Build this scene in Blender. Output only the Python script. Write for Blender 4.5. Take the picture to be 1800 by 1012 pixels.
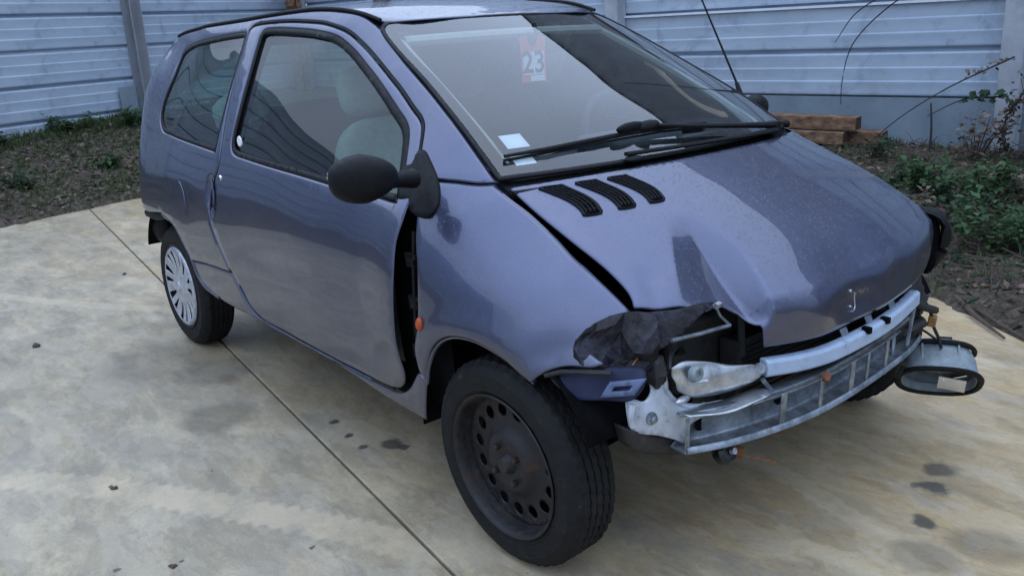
import bpy, bmesh, math, random
import numpy as np
from mathutils import Vector, Matrix, Euler
from mathutils.geometry import delaunay_2d_cdt
for o in list(bpy.data.objects): bpy.data.objects.remove(o)
SC = bpy.context.scene
COL = SC.collection
rad = math.radians
random.seed(7); RNG = np.random.default_rng(7)

# ---------------------------------------------------------------- camera
# axes: x = towards the nose of the car, y = towards its left side, z = up; front axle at x = 0
cam_d = bpy.data.cameras.new('camera'); cam = bpy.data.objects.new('camera', cam_d); COL.objects.link(cam)
CAM = (1.574, -1.970, 1.326); YAW, PITCH, ROLL = rad(141.649), rad(16.691), rad(-3.105)
_f = Vector((math.cos(YAW)*math.cos(PITCH), math.sin(YAW)*math.cos(PITCH), -math.sin(PITCH)))
_r = Vector((math.sin(YAW), -math.cos(YAW), 0)); _u = _r.cross(_f)
_r, _u = math.cos(ROLL)*_r+math.sin(ROLL)*_u, -math.sin(ROLL)*_r+math.cos(ROLL)*_u
cam.matrix_world = Matrix(((_r.x, _u.x, -_f.x, CAM[0]), (_r.y, _u.y, -_f.y, CAM[1]), (_r.z, _u.z, -_f.z, CAM[2]), (0, 0, 0, 1)))
cam_d.sensor_width = 36; cam_d.lens = 1551.5/1800*36; cam_d.clip_start = .05; cam_d.clip_end = 3000
SC.camera = cam
# ---------------------------------------------------------------- light: overcast, late afternoon
SUN_EL, SUN_AZ = rad(76), rad(140)          # azimuth of the direction towards the sun, counter-clockwise from +x
wd = bpy.data.worlds.new('World'); SC.world = wd; wd.use_nodes = True
wn = wd.node_tree; bg = wn.nodes['Background']
sky = wn.nodes.new('ShaderNodeTexSky'); sky.sky_type = 'NISHITA'; sky.sun_disc = False
sky.sun_elevation = SUN_EL; sky.sun_rotation = rad(90)-SUN_AZ; sky.air_density = 1.0; sky.dust_density = 6.0; sky.ozone_density = 2.0
wmix = wn.nodes.new('ShaderNodeMix'); wmix.data_type = 'RGBA'; wmix.inputs['Factor'].default_value = .93
# overcast layer: brighter overhead than at the horizon, (1 + 2 sin h) / 3
wtc = wn.nodes.new('ShaderNodeTexCoord'); wsp = wn.nodes.new('ShaderNodeSeparateXYZ'); wn.links.new(wtc.outputs['Generated'], wsp.inputs[0])
wmr = wn.nodes.new('ShaderNodeMapRange'); wn.links.new(wsp.outputs[2], wmr.inputs['Value']); wmr.inputs['To Min'].default_value = 1/3; wmr.inputs['To Max'].default_value = 1.
wsc = wn.nodes.new('ShaderNodeVectorMath'); wsc.operation = 'SCALE'; wsc.inputs[0].default_value = (8.0, 10.6, 15.4); wn.links.new(wmr.outputs[0], wsc.inputs['Scale'])
wn.links.new(wsc.outputs[0], wmix.inputs['B'])
wn.links.new(sky.outputs[0], wmix.inputs['A']); wn.links.new(wmix.outputs['Result'], bg.inputs[0])
bg.inputs[1].default_value = .12
sun_d = bpy.data.lights.new('sun', 'SUN'); sun_d.energy = .5; sun_d.angle = rad(150); sun_d.color = (1, .98, .95)
sun = bpy.data.objects.new('sun', sun_d); COL.objects.link(sun)
sd = Vector((math.cos(SUN_EL)*math.cos(SUN_AZ), math.cos(SUN_EL)*math.sin(SUN_AZ), math.sin(SUN_EL)))
sun.rotation_euler = sd.to_track_quat('Z', 'Y').to_euler(); sun.location = (0, -10, 20)
vs = SC.view_settings; vs.view_transform = 'Standard'; vs.look = 'None'; vs.exposure = .36; vs.gamma = 1; vs.use_curve_mapping = False

# ---------------------------------------------------------------- materials
MATS = {}
class NT:
    """small helper around a material's node tree"""
    def __init__(s, name):
        s.m = bpy.data.materials.new(name); s.m.use_nodes = True; s.t = s.m.node_tree; s.n = s.t.nodes; s.b = s.n['Principled BSDF']; MATS[name] = s.m
        s.out = s.n['Material Output']
    def new(s, typ, **kw):
        n = s.n.new('ShaderNode'+typ)
        for k, v in kw.items(): setattr(n, k, v)
        return n
    def link(s, a, b): s.t.links.new(a, b)
    def put(s, sock, v):
        if hasattr(v, 'is_output') or isinstance(v, bpy.types.NodeSocket): s.link(v, sock)
        else: sock.default_value = v
    def coords(s, kind='Object'):
        if not hasattr(s, '_c'): s._c = s.new('TexCoord')
        return s._c.outputs[kind]
    def mapping(s, vec, scale=(1, 1, 1), rot=(0, 0, 0), loc=(0, 0, 0)):
        m = s.new('Mapping'); m.inputs['Scale'].default_value = scale; m.inputs['Rotation'].default_value = rot; m.inputs['Location'].default_value = loc
        s.link(vec, m.inputs[0]); return m.outputs[0]
    def noise(s, scale, detail=4, rough=.55, vec=None, dist=0, out='Fac'):
        n = s.new('TexNoise'); n.inputs['Scale'].default_value = scale; n.inputs['Detail'].default_value = detail; n.inputs['Roughness'].default_value = rough; n.inputs['Distortion'].default_value = dist
        s.link(vec if vec is not None else s.coords(), n.inputs['Vector']); return n.outputs[out]
    def voro(s, scale, vec=None, feature='F1', rnd=1):
        n = s.new('TexVoronoi', feature=feature); n.inputs['Scale'].default_value = scale; n.inputs['Randomness'].default_value = rnd
        s.link(vec if vec is not None else s.coords(), n.inputs['Vector']); return n
    def ramp(s, fac, *stops):
        r = s.new('ValToRGB'); e = r.color_ramp.elements
        while len(e) < len(stops): e.new(.5)
        for el, (p, c) in zip(e, stops):
            el.position = p; el.color = c if isinstance(c, (tuple, list)) and len(c) == 4 else ((*c, 1) if isinstance(c, (tuple, list)) else (c, c, c, 1))
        s.link(fac, r.inputs[0]); return r.outputs[0]
    def math(s, op, a, b=0., c=0., clamp=False):
        n = s.new('Math', operation=op, use_clamp=clamp)
        for i, v in enumerate((a, b, c)): s.put(n.inputs[i], v)
        return n.outputs[0]
    def mix(s, fac, a, b, blend='MIX'):
        n = s.new('Mix', data_type='RGBA', blend_type=blend); s.put(n.inputs['Factor'], fac)
        for k, v in (('A', a), ('B', b)): s.put(n.inputs[k], (*v, 1) if isinstance(v, tuple) and len(v) == 3 else v)
        return n.outputs['Result']
    def bump(s, h, strength=.3, dist=.01, normal=None):
        b = s.new('Bump'); b.inputs['Strength'].default_value = strength; b.inputs['Distance'].default_value = dist; s.link(h, b.inputs['Height'])
        if normal is not None: s.link(normal, b.inputs['Normal'])
        return b.outputs[0]
    def set(s, **kw):
        for k, v in kw.items():
            key = {'col': 'Base Color', 'rough': 'Roughness', 'metal': 'Metallic', 'normal': 'Normal', 'coat': 'Coat Weight', 'coatr': 'Coat Roughness', 'spec': 'Specular IOR Level', 'alpha': 'Alpha', 'sub': 'Subsurface Weight', 'trans': 'Transmission Weight', 'coatn': 'Coat Normal'}[k]
            if isinstance(v, tuple) and len(v) == 3: v = (*v, 1)
            s.put(s.b.inputs[key], v)
        return s

def simple(name, col, rough=.5, metal=0, var=.25, scale=30, bump=0., bscale=120, spec=.5):
    t = NT(name); n = t.noise(scale, 5)
    dark = tuple(c*(1-var) for c in col); lite = tuple(min(1, c*(1+var)) for c in col)
    t.set(col=t.ramp(n, (.3, dark), (.7, lite)), rough=t.ramp(t.noise(scale*1.7, 3), (.3, max(.02, rough-.08)), (.7, min(1, rough+.1))), metal=metal, spec=spec)
    if bump: t.set(normal=t.bump(t.noise(bscale, 4), bump, .004))
    return t

def make_materials():
    # metallic violet grey paint with rain drops and road film
    t = NT('car_paint'); C = t.coords()
    flake = t.noise(900, 2); big = t.noise(3.2, 4)
    base = t.mix(t.ramp(flake, (.42, .0), (.62, 1.)), (.070, .079, .136), (.098, .109, .182))
    film = t.math('MULTIPLY', t.ramp(big, (.42, 0.), (.75, 1.)), .16)
    base = t.mix(film, base, (.20, .18, .18))
    sep = t.new('SeparateXYZ'); t.link(C, sep.inputs[0])
    low = t.math('MULTIPLY', t.ramp(sep.outputs[2], (.25, 1.), (.70, 0.)), t.ramp(t.noise(7, 6, .65), (.30, .15), (.72, 1.)))
    base = t.mix(t.math('MULTIPLY', low, .5), base, (.135, .115, .10))
    v = t.voro(120, rnd=1); drop = t.ramp(v.outputs['Distance'], (.10, 1.), (.30, 0.))
    keep = t.ramp(t.noise(38, 2), (.44, 0.), (.52, 1.)); drop = t.math('MULTIPLY', drop, keep)
    nz = t.new('NewGeometry'); sp = t.new('SeparateXYZ'); t.link(nz.outputs['Normal'], sp.inputs[0])
    drop = t.math('MULTIPLY', drop, t.ramp(sp.outputs[2], (.12, 0.), (.45, 1.)))
    wav = t.bump(t.noise(5, 2), .05, .02)
    t.set(col=base, metal=.85, rough=t.math('ADD', t.ramp(t.noise(40, 3), (.3, .31), (.7, .40)), t.math('MULTIPLY', low, .12)), coat=1., coatr=t.ramp(t.noise(16, 5), (.35, .015), (.75, .06)), normal=wav)
    t.set(coatn=t.bump(drop, .40, .002, normal=wav))
    t = NT('inner_paint'); t.set(col=t.ramp(t.noise(9, 5), (.3, (.008, .010, .026)), (.7, (.022, .027, .066))), metal=0., rough=t.ramp(t.noise(20, 4), (.3, .5), (.7, .75)), coat=0., spec=.3)
    simple('pale_bracket_paint', (.085, .11, .20), .45, 0, .3, 25)
    t = NT('scuffed_metal'); n = t.noise(14, 8, .7)
    t.set(col=t.ramp(n, (.34, (.004, .004, .005)), (.48, (.014, .012, .014)), (.62, (.030, .028, .042)), (.74, (.055, .054, .085)), (.86, (.15, .14, .14))), metal=0., spec=.25, rough=t.ramp(n, (.3, .55), (.7, .3)), normal=t.bump(t.noise(45, 5, .7), .7, .01))
    simple('black_plastic', (.006, .0062, .007), .50, 0, .35, 60, .25, 900, .18)
    simple('black_gloss', (.010, .010, .011), .22, 0, .3, 20)
    simple('seal_rubber', (.007, .007, .008), .55, 0, .3, 50, spec=.25)
    simple('void_black', (.005, .005, .0055), .9, 0, .4, 15, spec=.05)
    t = NT('engine_grime'); n = t.noise(18, 7, .7); t.set(col=t.ramp(n, (.35, (.006, .006, .006)), (.62, (.022, .02, .018)), (.8, (.06, .05, .04))), rough=.6, normal=t.bump(n, .6, .01))
    t = NT('tyre_rubber'); n = t.noise(21, 9, .76)
    t.set(col=t.ramp(n, (.40, (.008, .008, .0085)), (.60, (.016, .0155, .015)), (.72, (.055, .049, .041))), rough=t.ramp(n, (.4, .62), (.7, .9)), normal=t.bump(t.noise(120, 5), .3, .004), spec=.22)
    t = NT('rusty_wheel_steel'); n = t.noise(17, 9, .72); t.set(col=t.ramp(n, (.38, (.011, .011, .013)), (.54, (.021, .018, .018)), (.64, (.060, .030, .019)), (.8, (.028, .022, .02))), metal=.2, rough=t.ramp(n, (.4, .45), (.65, .8)), normal=t.bump(t.noise(70, 5), .35, .004))
    t = NT('wheel_cover_silver'); n = t.noise(30, 6, .65); t.set(col=t.ramp(n, (.35, (.34, .36, .40)), (.65, (.60, .62, .66))), metal=.55, rough=t.ramp(n, (.3, .28), (.7, .45)))
    t = NT('galvanised'); n = t.noise(16, 8, .68); v = t.voro(60)
    c = t.ramp(n, (.32, (.07, .078, .088)), (.5, (.21, .235, .26)), (.7, (.40, .44, .48)))
    t.set(col=t.mix(t.ramp(t.noise(7, 8, .7), (.60, 0.), (.70, .75)), c, (.16, .085, .045)), metal=.65, rough=t.ramp(n, (.3, .55), (.7, .32)), normal=t.bump(t.noise(60, 4), .15, .004))
    t = NT('bright_alloy'); n = t.noise(11, 8, .7); t.set(col=t.ramp(n, (.30, (.16, .17, .18)), (.45, (.42, .44, .46)), (.62, (.66, .68, .70))), metal=.85, rough=t.ramp(n, (.3, .5), (.7, .25)))
    t = NT('white_bracket'); n = t.noise(13, 8, .7); t.set(col=t.ramp(n, (.30, (.10, .09, .085)), (.40, (.38, .40, .43)), (.62, (.56, .60, .66))), metal=.15, rough=.42)
    t = NT('pale_blue_tube'); n = t.noise(22, 7, .7); t.set(col=t.ramp(n, (.28, (.20, .24, .30)), (.42, (.36, .44, .56)), (.75, (.43, .52, .65))), metal=.05, rough=.48)
    simple('rust', (.20, .075, .03), .85, 0, .5, 60, .6, 150)
    simple('amber_lens', (.40, .055, .012), .18, 0, .2, 40)
    simple('chrome', (.75, .77, .8), .12, 1, .06, 40)
    simple('lamp_grey', (.20, .235, .25), .4, .1, .3, 35)
    t = NT('mirror_silver'); t.set(col=t.ramp(t.noise(12, 4), (.3, (.72, .74, .78)), (.7, (.88, .9, .94))), metal=1, rough=.09)
    simple('wire_black', (.01, .01, .01), .5, 0, .2, 30)
    simple('connector_brown', (.24, .12, .035), .55, 0, .3, 50)
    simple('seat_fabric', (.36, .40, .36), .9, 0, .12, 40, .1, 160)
    simple('dark_or_backlit_fabric', (.030, .032, .040), .9, 0, .2, 40, .1, 160)
    simple('interior_trim', (.13, .145, .14), .65, 0, .15, 30)
    simple('pale_trim', (.42, .44, .40), .6, 0, .12, 20)
    simple('dashboard_grey', (.085, .092, .105), .6, 0, .12, 30)
    simple('white_cloth', (.55, .57, .58), .9, 0, .2, 14, .5, 60)
    simple('paper_white', (.78, .79, .80), .7, 0, .04, 20)
    simple('tag_red', (.75, .10, .10), .55, 0, .08, 20)
    simple('ink_black', (.02, .02, .025), .6, 0, .05, 20)
    # glass: tinted pass-through with the mirror-like reflection of two faces
    def glass(name, tint, k=2.0, rough=.02):
        t = NT(name); t.n.remove(t.b)
        tr = t.new('BsdfTransparent'); tr.inputs[0].default_value = (*tint, 1)
        gl = t.new('BsdfGlossy'); gl.inputs['Roughness'].default_value = rough; gl.inputs['Color'].default_value = (1, 1, 1, 1)
        fr = t.new('Fresnel'); fr.inputs[0].default_value = 1.5
        fac = t.math('MULTIPLY', fr.outputs[0], k, clamp=True)
        # dust film
        df = t.new('BsdfDiffuse'); df.inputs[0].default_value = (.42, .45, .46, 1)
        m1 = t.new('MixShader'); t.link(fac, m1.inputs[0]); t.link(tr.outputs[0], m1.inputs[1]); t.link(gl.outputs[0], m1.inputs[2])
        m2 = t.new('MixShader'); t.link(t.ramp(t.noise(5, 6, .7), (.35, .006), (.8, .03)), m2.inputs[0]); t.link(m1.outputs[0], m2.inputs[1]); t.link(df.outputs[0], m2.inputs[2])
        t.link(m2.outputs[0], t.out.inputs[0]); return t
    glass('windscreen_glass', (.84, .92, .93), 1.6)
    glass('side_glass', (.50, .68, .62), 1.05)
    glass('lamp_glass', (.85, .88, .9), 1.5, .05)
make_materials()
M = MATS

# ---------------------------------------------------------------- object helpers
def tag(o, label=None, cat=None, group=None, kind=None):
    if label: o['label'] = label
    if cat: o['category'] = cat
    if group: o['group'] = group
    if kind: o['kind'] = kind
    return o
def empty(name, loc=(0, 0, 0), rz=0.):
    o = bpy.data.objects.new(name, None); o.location = loc; o.rotation_euler = (0, 0, rz); o.empty_display_size = .1; COL.objects.link(o); return o
def link_mesh(name, me, mat=None, parent=None, loc=None, rot=None):
    if mat and not me.materials: me.materials.append(M[mat] if isinstance(mat, str) else mat)
    o = bpy.data.objects.new(name, me); COL.objects.link(o)
    if parent is not None: o.parent = parent
    if loc is not None: o.location = loc
    if rot is not None: o.rotation_euler = rot
    return o
def mesh_from(name, V, F, mat=None, parent=None, smooth=True, loc=None, rot=None):
    me = bpy.data.meshes.new(name); me.from_pydata([tuple(map(float, v)) for v in V], [], [tuple(map(int, f)) for f in F]); me.update()
    if smooth: me.polygons.foreach_set('use_smooth', [True]*len(me.polygons))
    return link_mesh(name, me, mat, parent, loc, rot)
def solid(o, t, offset=-1.):
    m = o.modifiers.new('solid', 'SOLIDIFY'); m.thickness = t; m.offset = offset; return o
def bevel(o, w=.004, seg=2, ang=35):
    m = o.modifiers.new('bevel', 'BEVEL'); m.width = w; m.segments = seg; m.limit_method = 'ANGLE'; m.angle_limit = rad(ang); m.harden_normals = False; return o
def autosmooth(o, ang=40):
    me = o.data; me.polygons.foreach_set('use_smooth', [True]*len(me.polygons))
    try: me.set_sharp_from_angle(angle=rad(ang))
    except Exception: pass
    return o
class MB:
    """collects shapes of ONE part"""
    def __init__(s): s.V = []; s.F = []
    def add(s, V, F):
        k = len(s.V); s.V += [tuple(v) for v in V]; s.F += [tuple(i+k for i in f) for f in F]; return s
    def box(s, c, d, rot=None):
        V = [Vector((sx*d[0]/2, sy*d[1]/2, sz*d[2]/2)) for sx in (-1, 1) for sy in (-1, 1) for sz in (-1, 1)]
        if rot is not None: R = Euler(rot).to_matrix(); V = [R@v for v in V]
        V = [v+Vector(c) for v in V]
        return s.add(V, [(0, 1, 3, 2), (4, 6, 7, 5), (0, 4, 5, 1), (2, 3, 7, 6), (0, 2, 6, 4), (1, 5, 7, 3)])
    def tube(s, pts, r, n=10, cap=True, flat=1.):
        pts = [Vector(p) for p in pts]; rs = r if isinstance(r, (list, tuple)) else [r]*len(pts); V = []; F = []
        up = Vector((0, 0, 1))
        for i, p in enumerate(pts):
            d = (pts[min(i+1, len(pts)-1)]-pts[max(i-1, 0)]).normalized()
            a = d.cross(up) if abs(d.dot(up)) < .95 else d.cross(Vector((1, 0, 0)))
            a.normalize(); b = a.cross(d).normalized()
            for k in range(n):
                t = 2*math.pi*k/n; V.append(p+rs[i]*(math.cos(t)*a*flat+math.sin(t)*b))
        for i in range(len(pts)-1):
            for k in range(n): F.append((i*n+k, i*n+(k+1) % n, (i+1)*n+(k+1) % n, (i+1)*n+k))
        if cap: F.append(tuple(range(n-1, -1, -1))); F.append(tuple((len(pts)-1)*n+k for k in range(n)))
        return s.add(V, F)
    def ell(s, c, r, rot=None, nu=20, nv=12, fn=None):
        V = []; F = []; R = Euler(rot).to_matrix() if rot is not None else Matrix.Identity(3)
        for j in range(nv+1):
            ph = math.pi*j/nv
            for i in range(nu):
                th = 2*math.pi*i/nu; v = Vector((math.sin(ph)*math.cos(th), math.sin(ph)*math.sin(th), math.cos(ph)))
                if fn: v = fn(v)
                V.append(R@Vector((v.x*r[0], v.y*r[1], v.z*r[2]))+Vector(c))
        for j in range(nv):
            for i in range(nu): F.append((j*nu+i, (j+1)*nu+i, (j+1)*nu+(i+1) % nu, j*nu+(i+1) % nu))
        return s.add(V, F)
    def lathe(s, prof, n=64, axis='y', arc=None):
        """prof = [(r, h)]; revolved about the axis"""
        V = []; F = []; m = len(prof)
        for k in range(n):
            t = 2*math.pi*k/n; c, q = math.cos(t), math.sin(t)
            for r, h in prof: V.append((r*c, h, r*q) if axis == 'y' else ((r*c, r*q, h) if axis == 'z' else (h, r*c, r*q)))
        for k in range(n):
            for j in range(m-1): F.append((k*m+j, ((k+1) % n)*m+j, ((k+1) % n)*m+j+1, k*m+j+1))
        return s.add(V, F)
    def build(s, name, mat, parent=None, smooth=40, loc=None, rot=None):
        o = mesh_from(name, s.V, s.F, mat, parent, smooth=False, loc=loc, rot=rot)
        bm = bmesh.new(); bm.from_mesh(o.data); bmesh.ops.remove_doubles(bm, verts=bm.verts, dist=1e-5); bmesh.ops.recalc_face_normals(bm, faces=bm.faces); bm.to_mesh(o.data); bm.free()
        if smooth: autosmooth(o, smooth)
        return o

def spline(pts, step):
    """centripetal Catmull-Rom through the points, resampled about every step"""
    P = np.array(pts, float); n = len(P)
    if n < 3:
        m = max(2, int(np.linalg.norm(P[1]-P[0])/step)+1); return P[0]+(P[1]-P[0])*np.linspace(0, 1, m)[:, None]
    Q = np.vstack([2*P[0]-P[1], P, 2*P[-1]-P[-2]]); out = [P[0]]
    for i in range(n-1):
        p0, p1, p2, p3 = Q[i:i+4]; d = [max(np.linalg.norm(b-a), 1e-6)**.5 for a, b in ((p0, p1), (p1, p2), (p2, p3))]
        t0 = 0; t1 = d[0]; t2 = t1+d[1]; t3 = t2+d[2]; m = max(1, int(np.linalg.norm(p2-p1)/step+.5))
        for t in np.linspace(t1, t2, m+1)[1:]:
            a1 = (t1-t)/(t1-t0)*p0+(t-t0)/(t1-t0)*p1; a2 = (t2-t)/(t2-t1)*p1+(t-t1)/(t2-t1)*p2; a3 = (t3-t)/(t3-t2)*p2+(t-t2)/(t3-t2)*p3
            b1 = (t2-t)/(t2-t0)*a1+(t-t0)/(t2-t0)*a2; b2 = (t3-t)/(t3-t1)*a2+(t-t1)/(t3-t1)*a3
            out.append((t2-t)/(t2-t1)*b1+(t-t1)/(t2-t1)*b2)
    return np.array(out)
def outline(segs, step=.015):
    o = []
    for s in segs:
        q = spline(s, step); o += list(q[:-1])
    o = np.array(o); keep = np.linalg.norm(o-np.roll(o, 1, 0), axis=1) > step*.15
    return o[keep]
def area(P): return .5*np.sum(P[:, 0]*np.roll(P[:, 1], -1)-P[:, 1]*np.roll(P[:, 0], -1))
def inside(P, q):
    x, y = q[:, 0][:, None], q[:, 1][:, None]; x0, y0 = P[:, 0], P[:, 1]; x1, y1 = np.roll(x0, -1), np.roll(y0, -1)
    c = ((y0 > y) != (y1 > y)) & (x < (x1-x0)*(y-y0)/(y1-y0+1e-15)+x0); return c.sum(1) % 2 == 1
def offset(P, d):
    """move a closed outline inwards by d (outwards if negative)"""
    if area(P) < 0: P = P[::-1]
    e = np.roll(P, -1, 0)-np.roll(P, 1, 0); e /= np.linalg.norm(e, axis=1)[:, None]+1e-12
    return P+d*np.c_[-e[:, 1], e[:, 0]]
def dist_to(P, q):
    a = P; b = np.roll(P, -1, 0); ab = b-a; out = np.full(len(q), 1e9)
    for i in range(len(a)):
        t = np.clip(((q-a[i])@ab[i])/(ab[i]@ab[i]+1e-15), 0, 1); out = np.minimum(out, np.linalg.norm(q-(a[i]+t[:, None]*ab[i]), axis=1))
    return out
def trim(out, holes=(), h=.03, refine=(), roll=.006):
    """triangulate a trimmed region; returns points, triangles, mask of edge points"""
    loops = [np.asarray(out)]+[np.asarray(x) for x in holes]
    pts = []; edges = []; edge_n = 0
    for L in loops:
        k = len(pts); pts += list(L); n = len(L); edges += [(k+i, k+(i+1) % n) for i in range(n)]
    edge_n = len(pts); extra = []
    lo = loops[0].min(0); hi = loops[0].max(0)
    gx, gy = np.meshgrid(np.arange(lo[0], hi[0], h), np.arange(lo[1], hi[1], h*.87)); gx[1::2] += h/2
    g = np.c_[gx.ravel(), gy.ravel()]; extra.append(g)
    for (cx, cy, r, hh) in refine:
        gx, gy = np.meshgrid(np.arange(cx-r, cx+r, hh), np.arange(cy-r, cy+r, hh)); q = np.c_[gx.ravel(), gy.ravel()]; extra.append(q[np.hypot(q[:, 0]-cx, q[:, 1]-cy) < r])
    g = np.vstack(extra); ok = inside(loops[0], g)
    for L in loops[1:]: ok &= ~inside(L, g)
    g = g[ok]; d = np.full(len(g), 1e9)
    for L in loops: d = np.minimum(d, dist_to(L, g))
    g = g[d > roll*1.8]
    if roll:
        ring = [offset(loops[0], roll)]+[offset(L, -roll) for L in loops[1:]]
        ring = np.vstack(ring); ok = inside(loops[0], ring); dd = np.full(len(ring), 1e9)
        for L in loops: dd = np.minimum(dd, dist_to(L, ring))
        for L in loops[1:]: ok &= ~inside(L, ring)
        g = np.vstack([g, ring[ok & (dd > roll*.8)]])
    pts = np.vstack([np.array(pts), g]) if len(g) else np.array(pts)
    v, e, f, ov, oe, of = delaunay_2d_cdt([Vector(p) for p in pts], edges, [], 0, 1e-6)
    V = np.array([tuple(p) for p in v]); F = np.array([t for t in f if len(t) == 3])
    c = V[F].mean(1); ok = inside(loops[0], c)
    for L in loops[1:]: ok &= ~inside(L, c)
    F = F[ok]; edge = np.array([any(i < edge_n for i in q) for q in ov])
    a = V[F]; cr = (a[:, 1, 0]-a[:, 0, 0])*(a[:, 2, 1]-a[:, 0, 1])-(a[:, 1, 1]-a[:, 0, 1])*(a[:, 2, 0]-a[:, 0, 0])
    F[cr < 0] = F[cr < 0][:, ::-1]; F = F[np.abs(cr) > 1e-10]
    return V, F, edge
def panel(name, fn, out, holes=(), mat='car_paint', parent=None, h=.03, refine=(), roll=.006, curl=.003, thick=.0, flip=False, mirror=False, inward=(0, 1, 0), mname=None):
    """trimmed skin on a surface fn(uv)->xyz; its edges are curled inwards; optional twin on the other side of the car"""
    V, F, edge = trim(out, holes, h, refine, roll); P = fn(V)
    if curl: P = P.copy(); P[edge] += curl*np.array(inward)
    if flip: F = F[:, ::-1]
    o = mesh_from(name, P, F, mat, parent)
    if thick: solid(o, thick)
    if mirror:
        Q = P*np.array([1, -1, 1]); o2 = mesh_from(mname or name, Q, F[:, ::-1], mat, parent)
        if thick: solid(o2, thick)
        return o, o2
    return o
def sheet(name, pts, mat, parent, depth, step=.008, holes=(), axis=0, val=0., bulge=None, h=.02, curl=.0):
    """flat plate with a traced outline, standing in the plane axis = val, given a real thickness"""
    L = outline([list(pts)+[pts[0]]], step); H = [outline([list(q)+[q[0]]], step) for q in holes]
    V, F, e = trim(L, H, h, roll=0)
    def fn(v):
        w = val(v) if callable(val) else np.full(len(v), val)
        return np.c_[w, v] if axis == 0 else (np.c_[v[:, 0], w, v[:, 1]] if axis == 1 else np.c_[v, w])
    o = mesh_from(name, fn(V), F, mat, parent, smooth=True); solid(o, depth, 0.); return o

class TPS:
    def __init__(s,P,V,sx=1.0,reg=1e-5):
        P=np.asarray(P,float); V=np.asarray(V,float); s.P=P; n=len(P)
        K=s.k(P,P)+reg*np.eye(n); Q=np.c_[np.ones(n),P]
        A=np.zeros((n+3,n+3)); A[:n,:n]=K; A[:n,n:]=Q; A[n:,:n]=Q.T
        s.c=np.linalg.solve(A,np.r_[V,np.zeros((3,)+V.shape[1:])])
    @staticmethod
    def k(a,b):
        d=((a[:,None]-b[None])**2).sum(-1); return .5*d*np.log(d+1e-12)
    def __call__(s,q):
        q=np.asarray(q,float).reshape(-1,2); return np.c_[s.k(q,s.P),np.ones(len(q)),q]@s.c
SIDE_Z=[.15,.30,.45,.60,.75,.90,1.05,1.20,1.35]
SIDE_T={-2.86:[.60,.63,.65,.655,.645,.615,.58,.53,.47],
 -2.72:[.695,.73,.75,.755,.745,.715,.675,.62,.55],
 -2.50:[.735,.77,.79,.797,.788,.76,.715,.655,.575],
 -2.10:[.755,.79,.81,.817,.808,.78,.73,.665,.585],
 -1.60:[.755,.79,.812,.82,.812,.785,.728,.658,.57],
 -1.10:[.755,.79,.812,.82,.812,.783,.72,.635,.527],
 -0.70:[.755,.79,.812,.82,.81,.775,.69,.563,None],
 -0.35:[.755,.79,.812,.817,.80,.735,None,None,None],
 -0.167:[.755,.79,.81,.81,.78,.68,None,None,None],
 0.0:[.75,.787,.805,.797,.745,None,None,None,None],
 .12:[.74,.775,.79,.775,.69,None,None,None,None],
 .25:[.715,.75,.765,.735,None,None,None,None,None],
 .36:[.68,.715,.725,.68,None,None,None,None,None],
 .46:[.62,.65,.66,.60,None,None,None,None,None]}
SIDE_X=[(-.167,.943,.62),(-.05,.885,.62),(.06,.828,.62),(.15,.778,.62),(.227,.735,.62),(.29,.697,.62),
 (-.923,1.343,.479),(-.73,1.25,.52),(-.54,1.155,.555),(-.35,1.055,.59),
 (-1.1,1.385,.487),(-1.4,1.407,.51),(-1.8,1.40,.54),(-2.2,1.375,.56),(-2.5,1.335,.56)]
_p=[(x,z,w) for x,r in SIDE_T.items() for z,w in zip(SIDE_Z,r) if w is not None]+SIDE_X
_p=np.array(_p); SIDE=TPS(_p[:,:2],_p[:,2],reg=2e-5)
def side_w(x,z): return SIDE(np.c_[np.ravel(x),np.ravel(z)])
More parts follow.
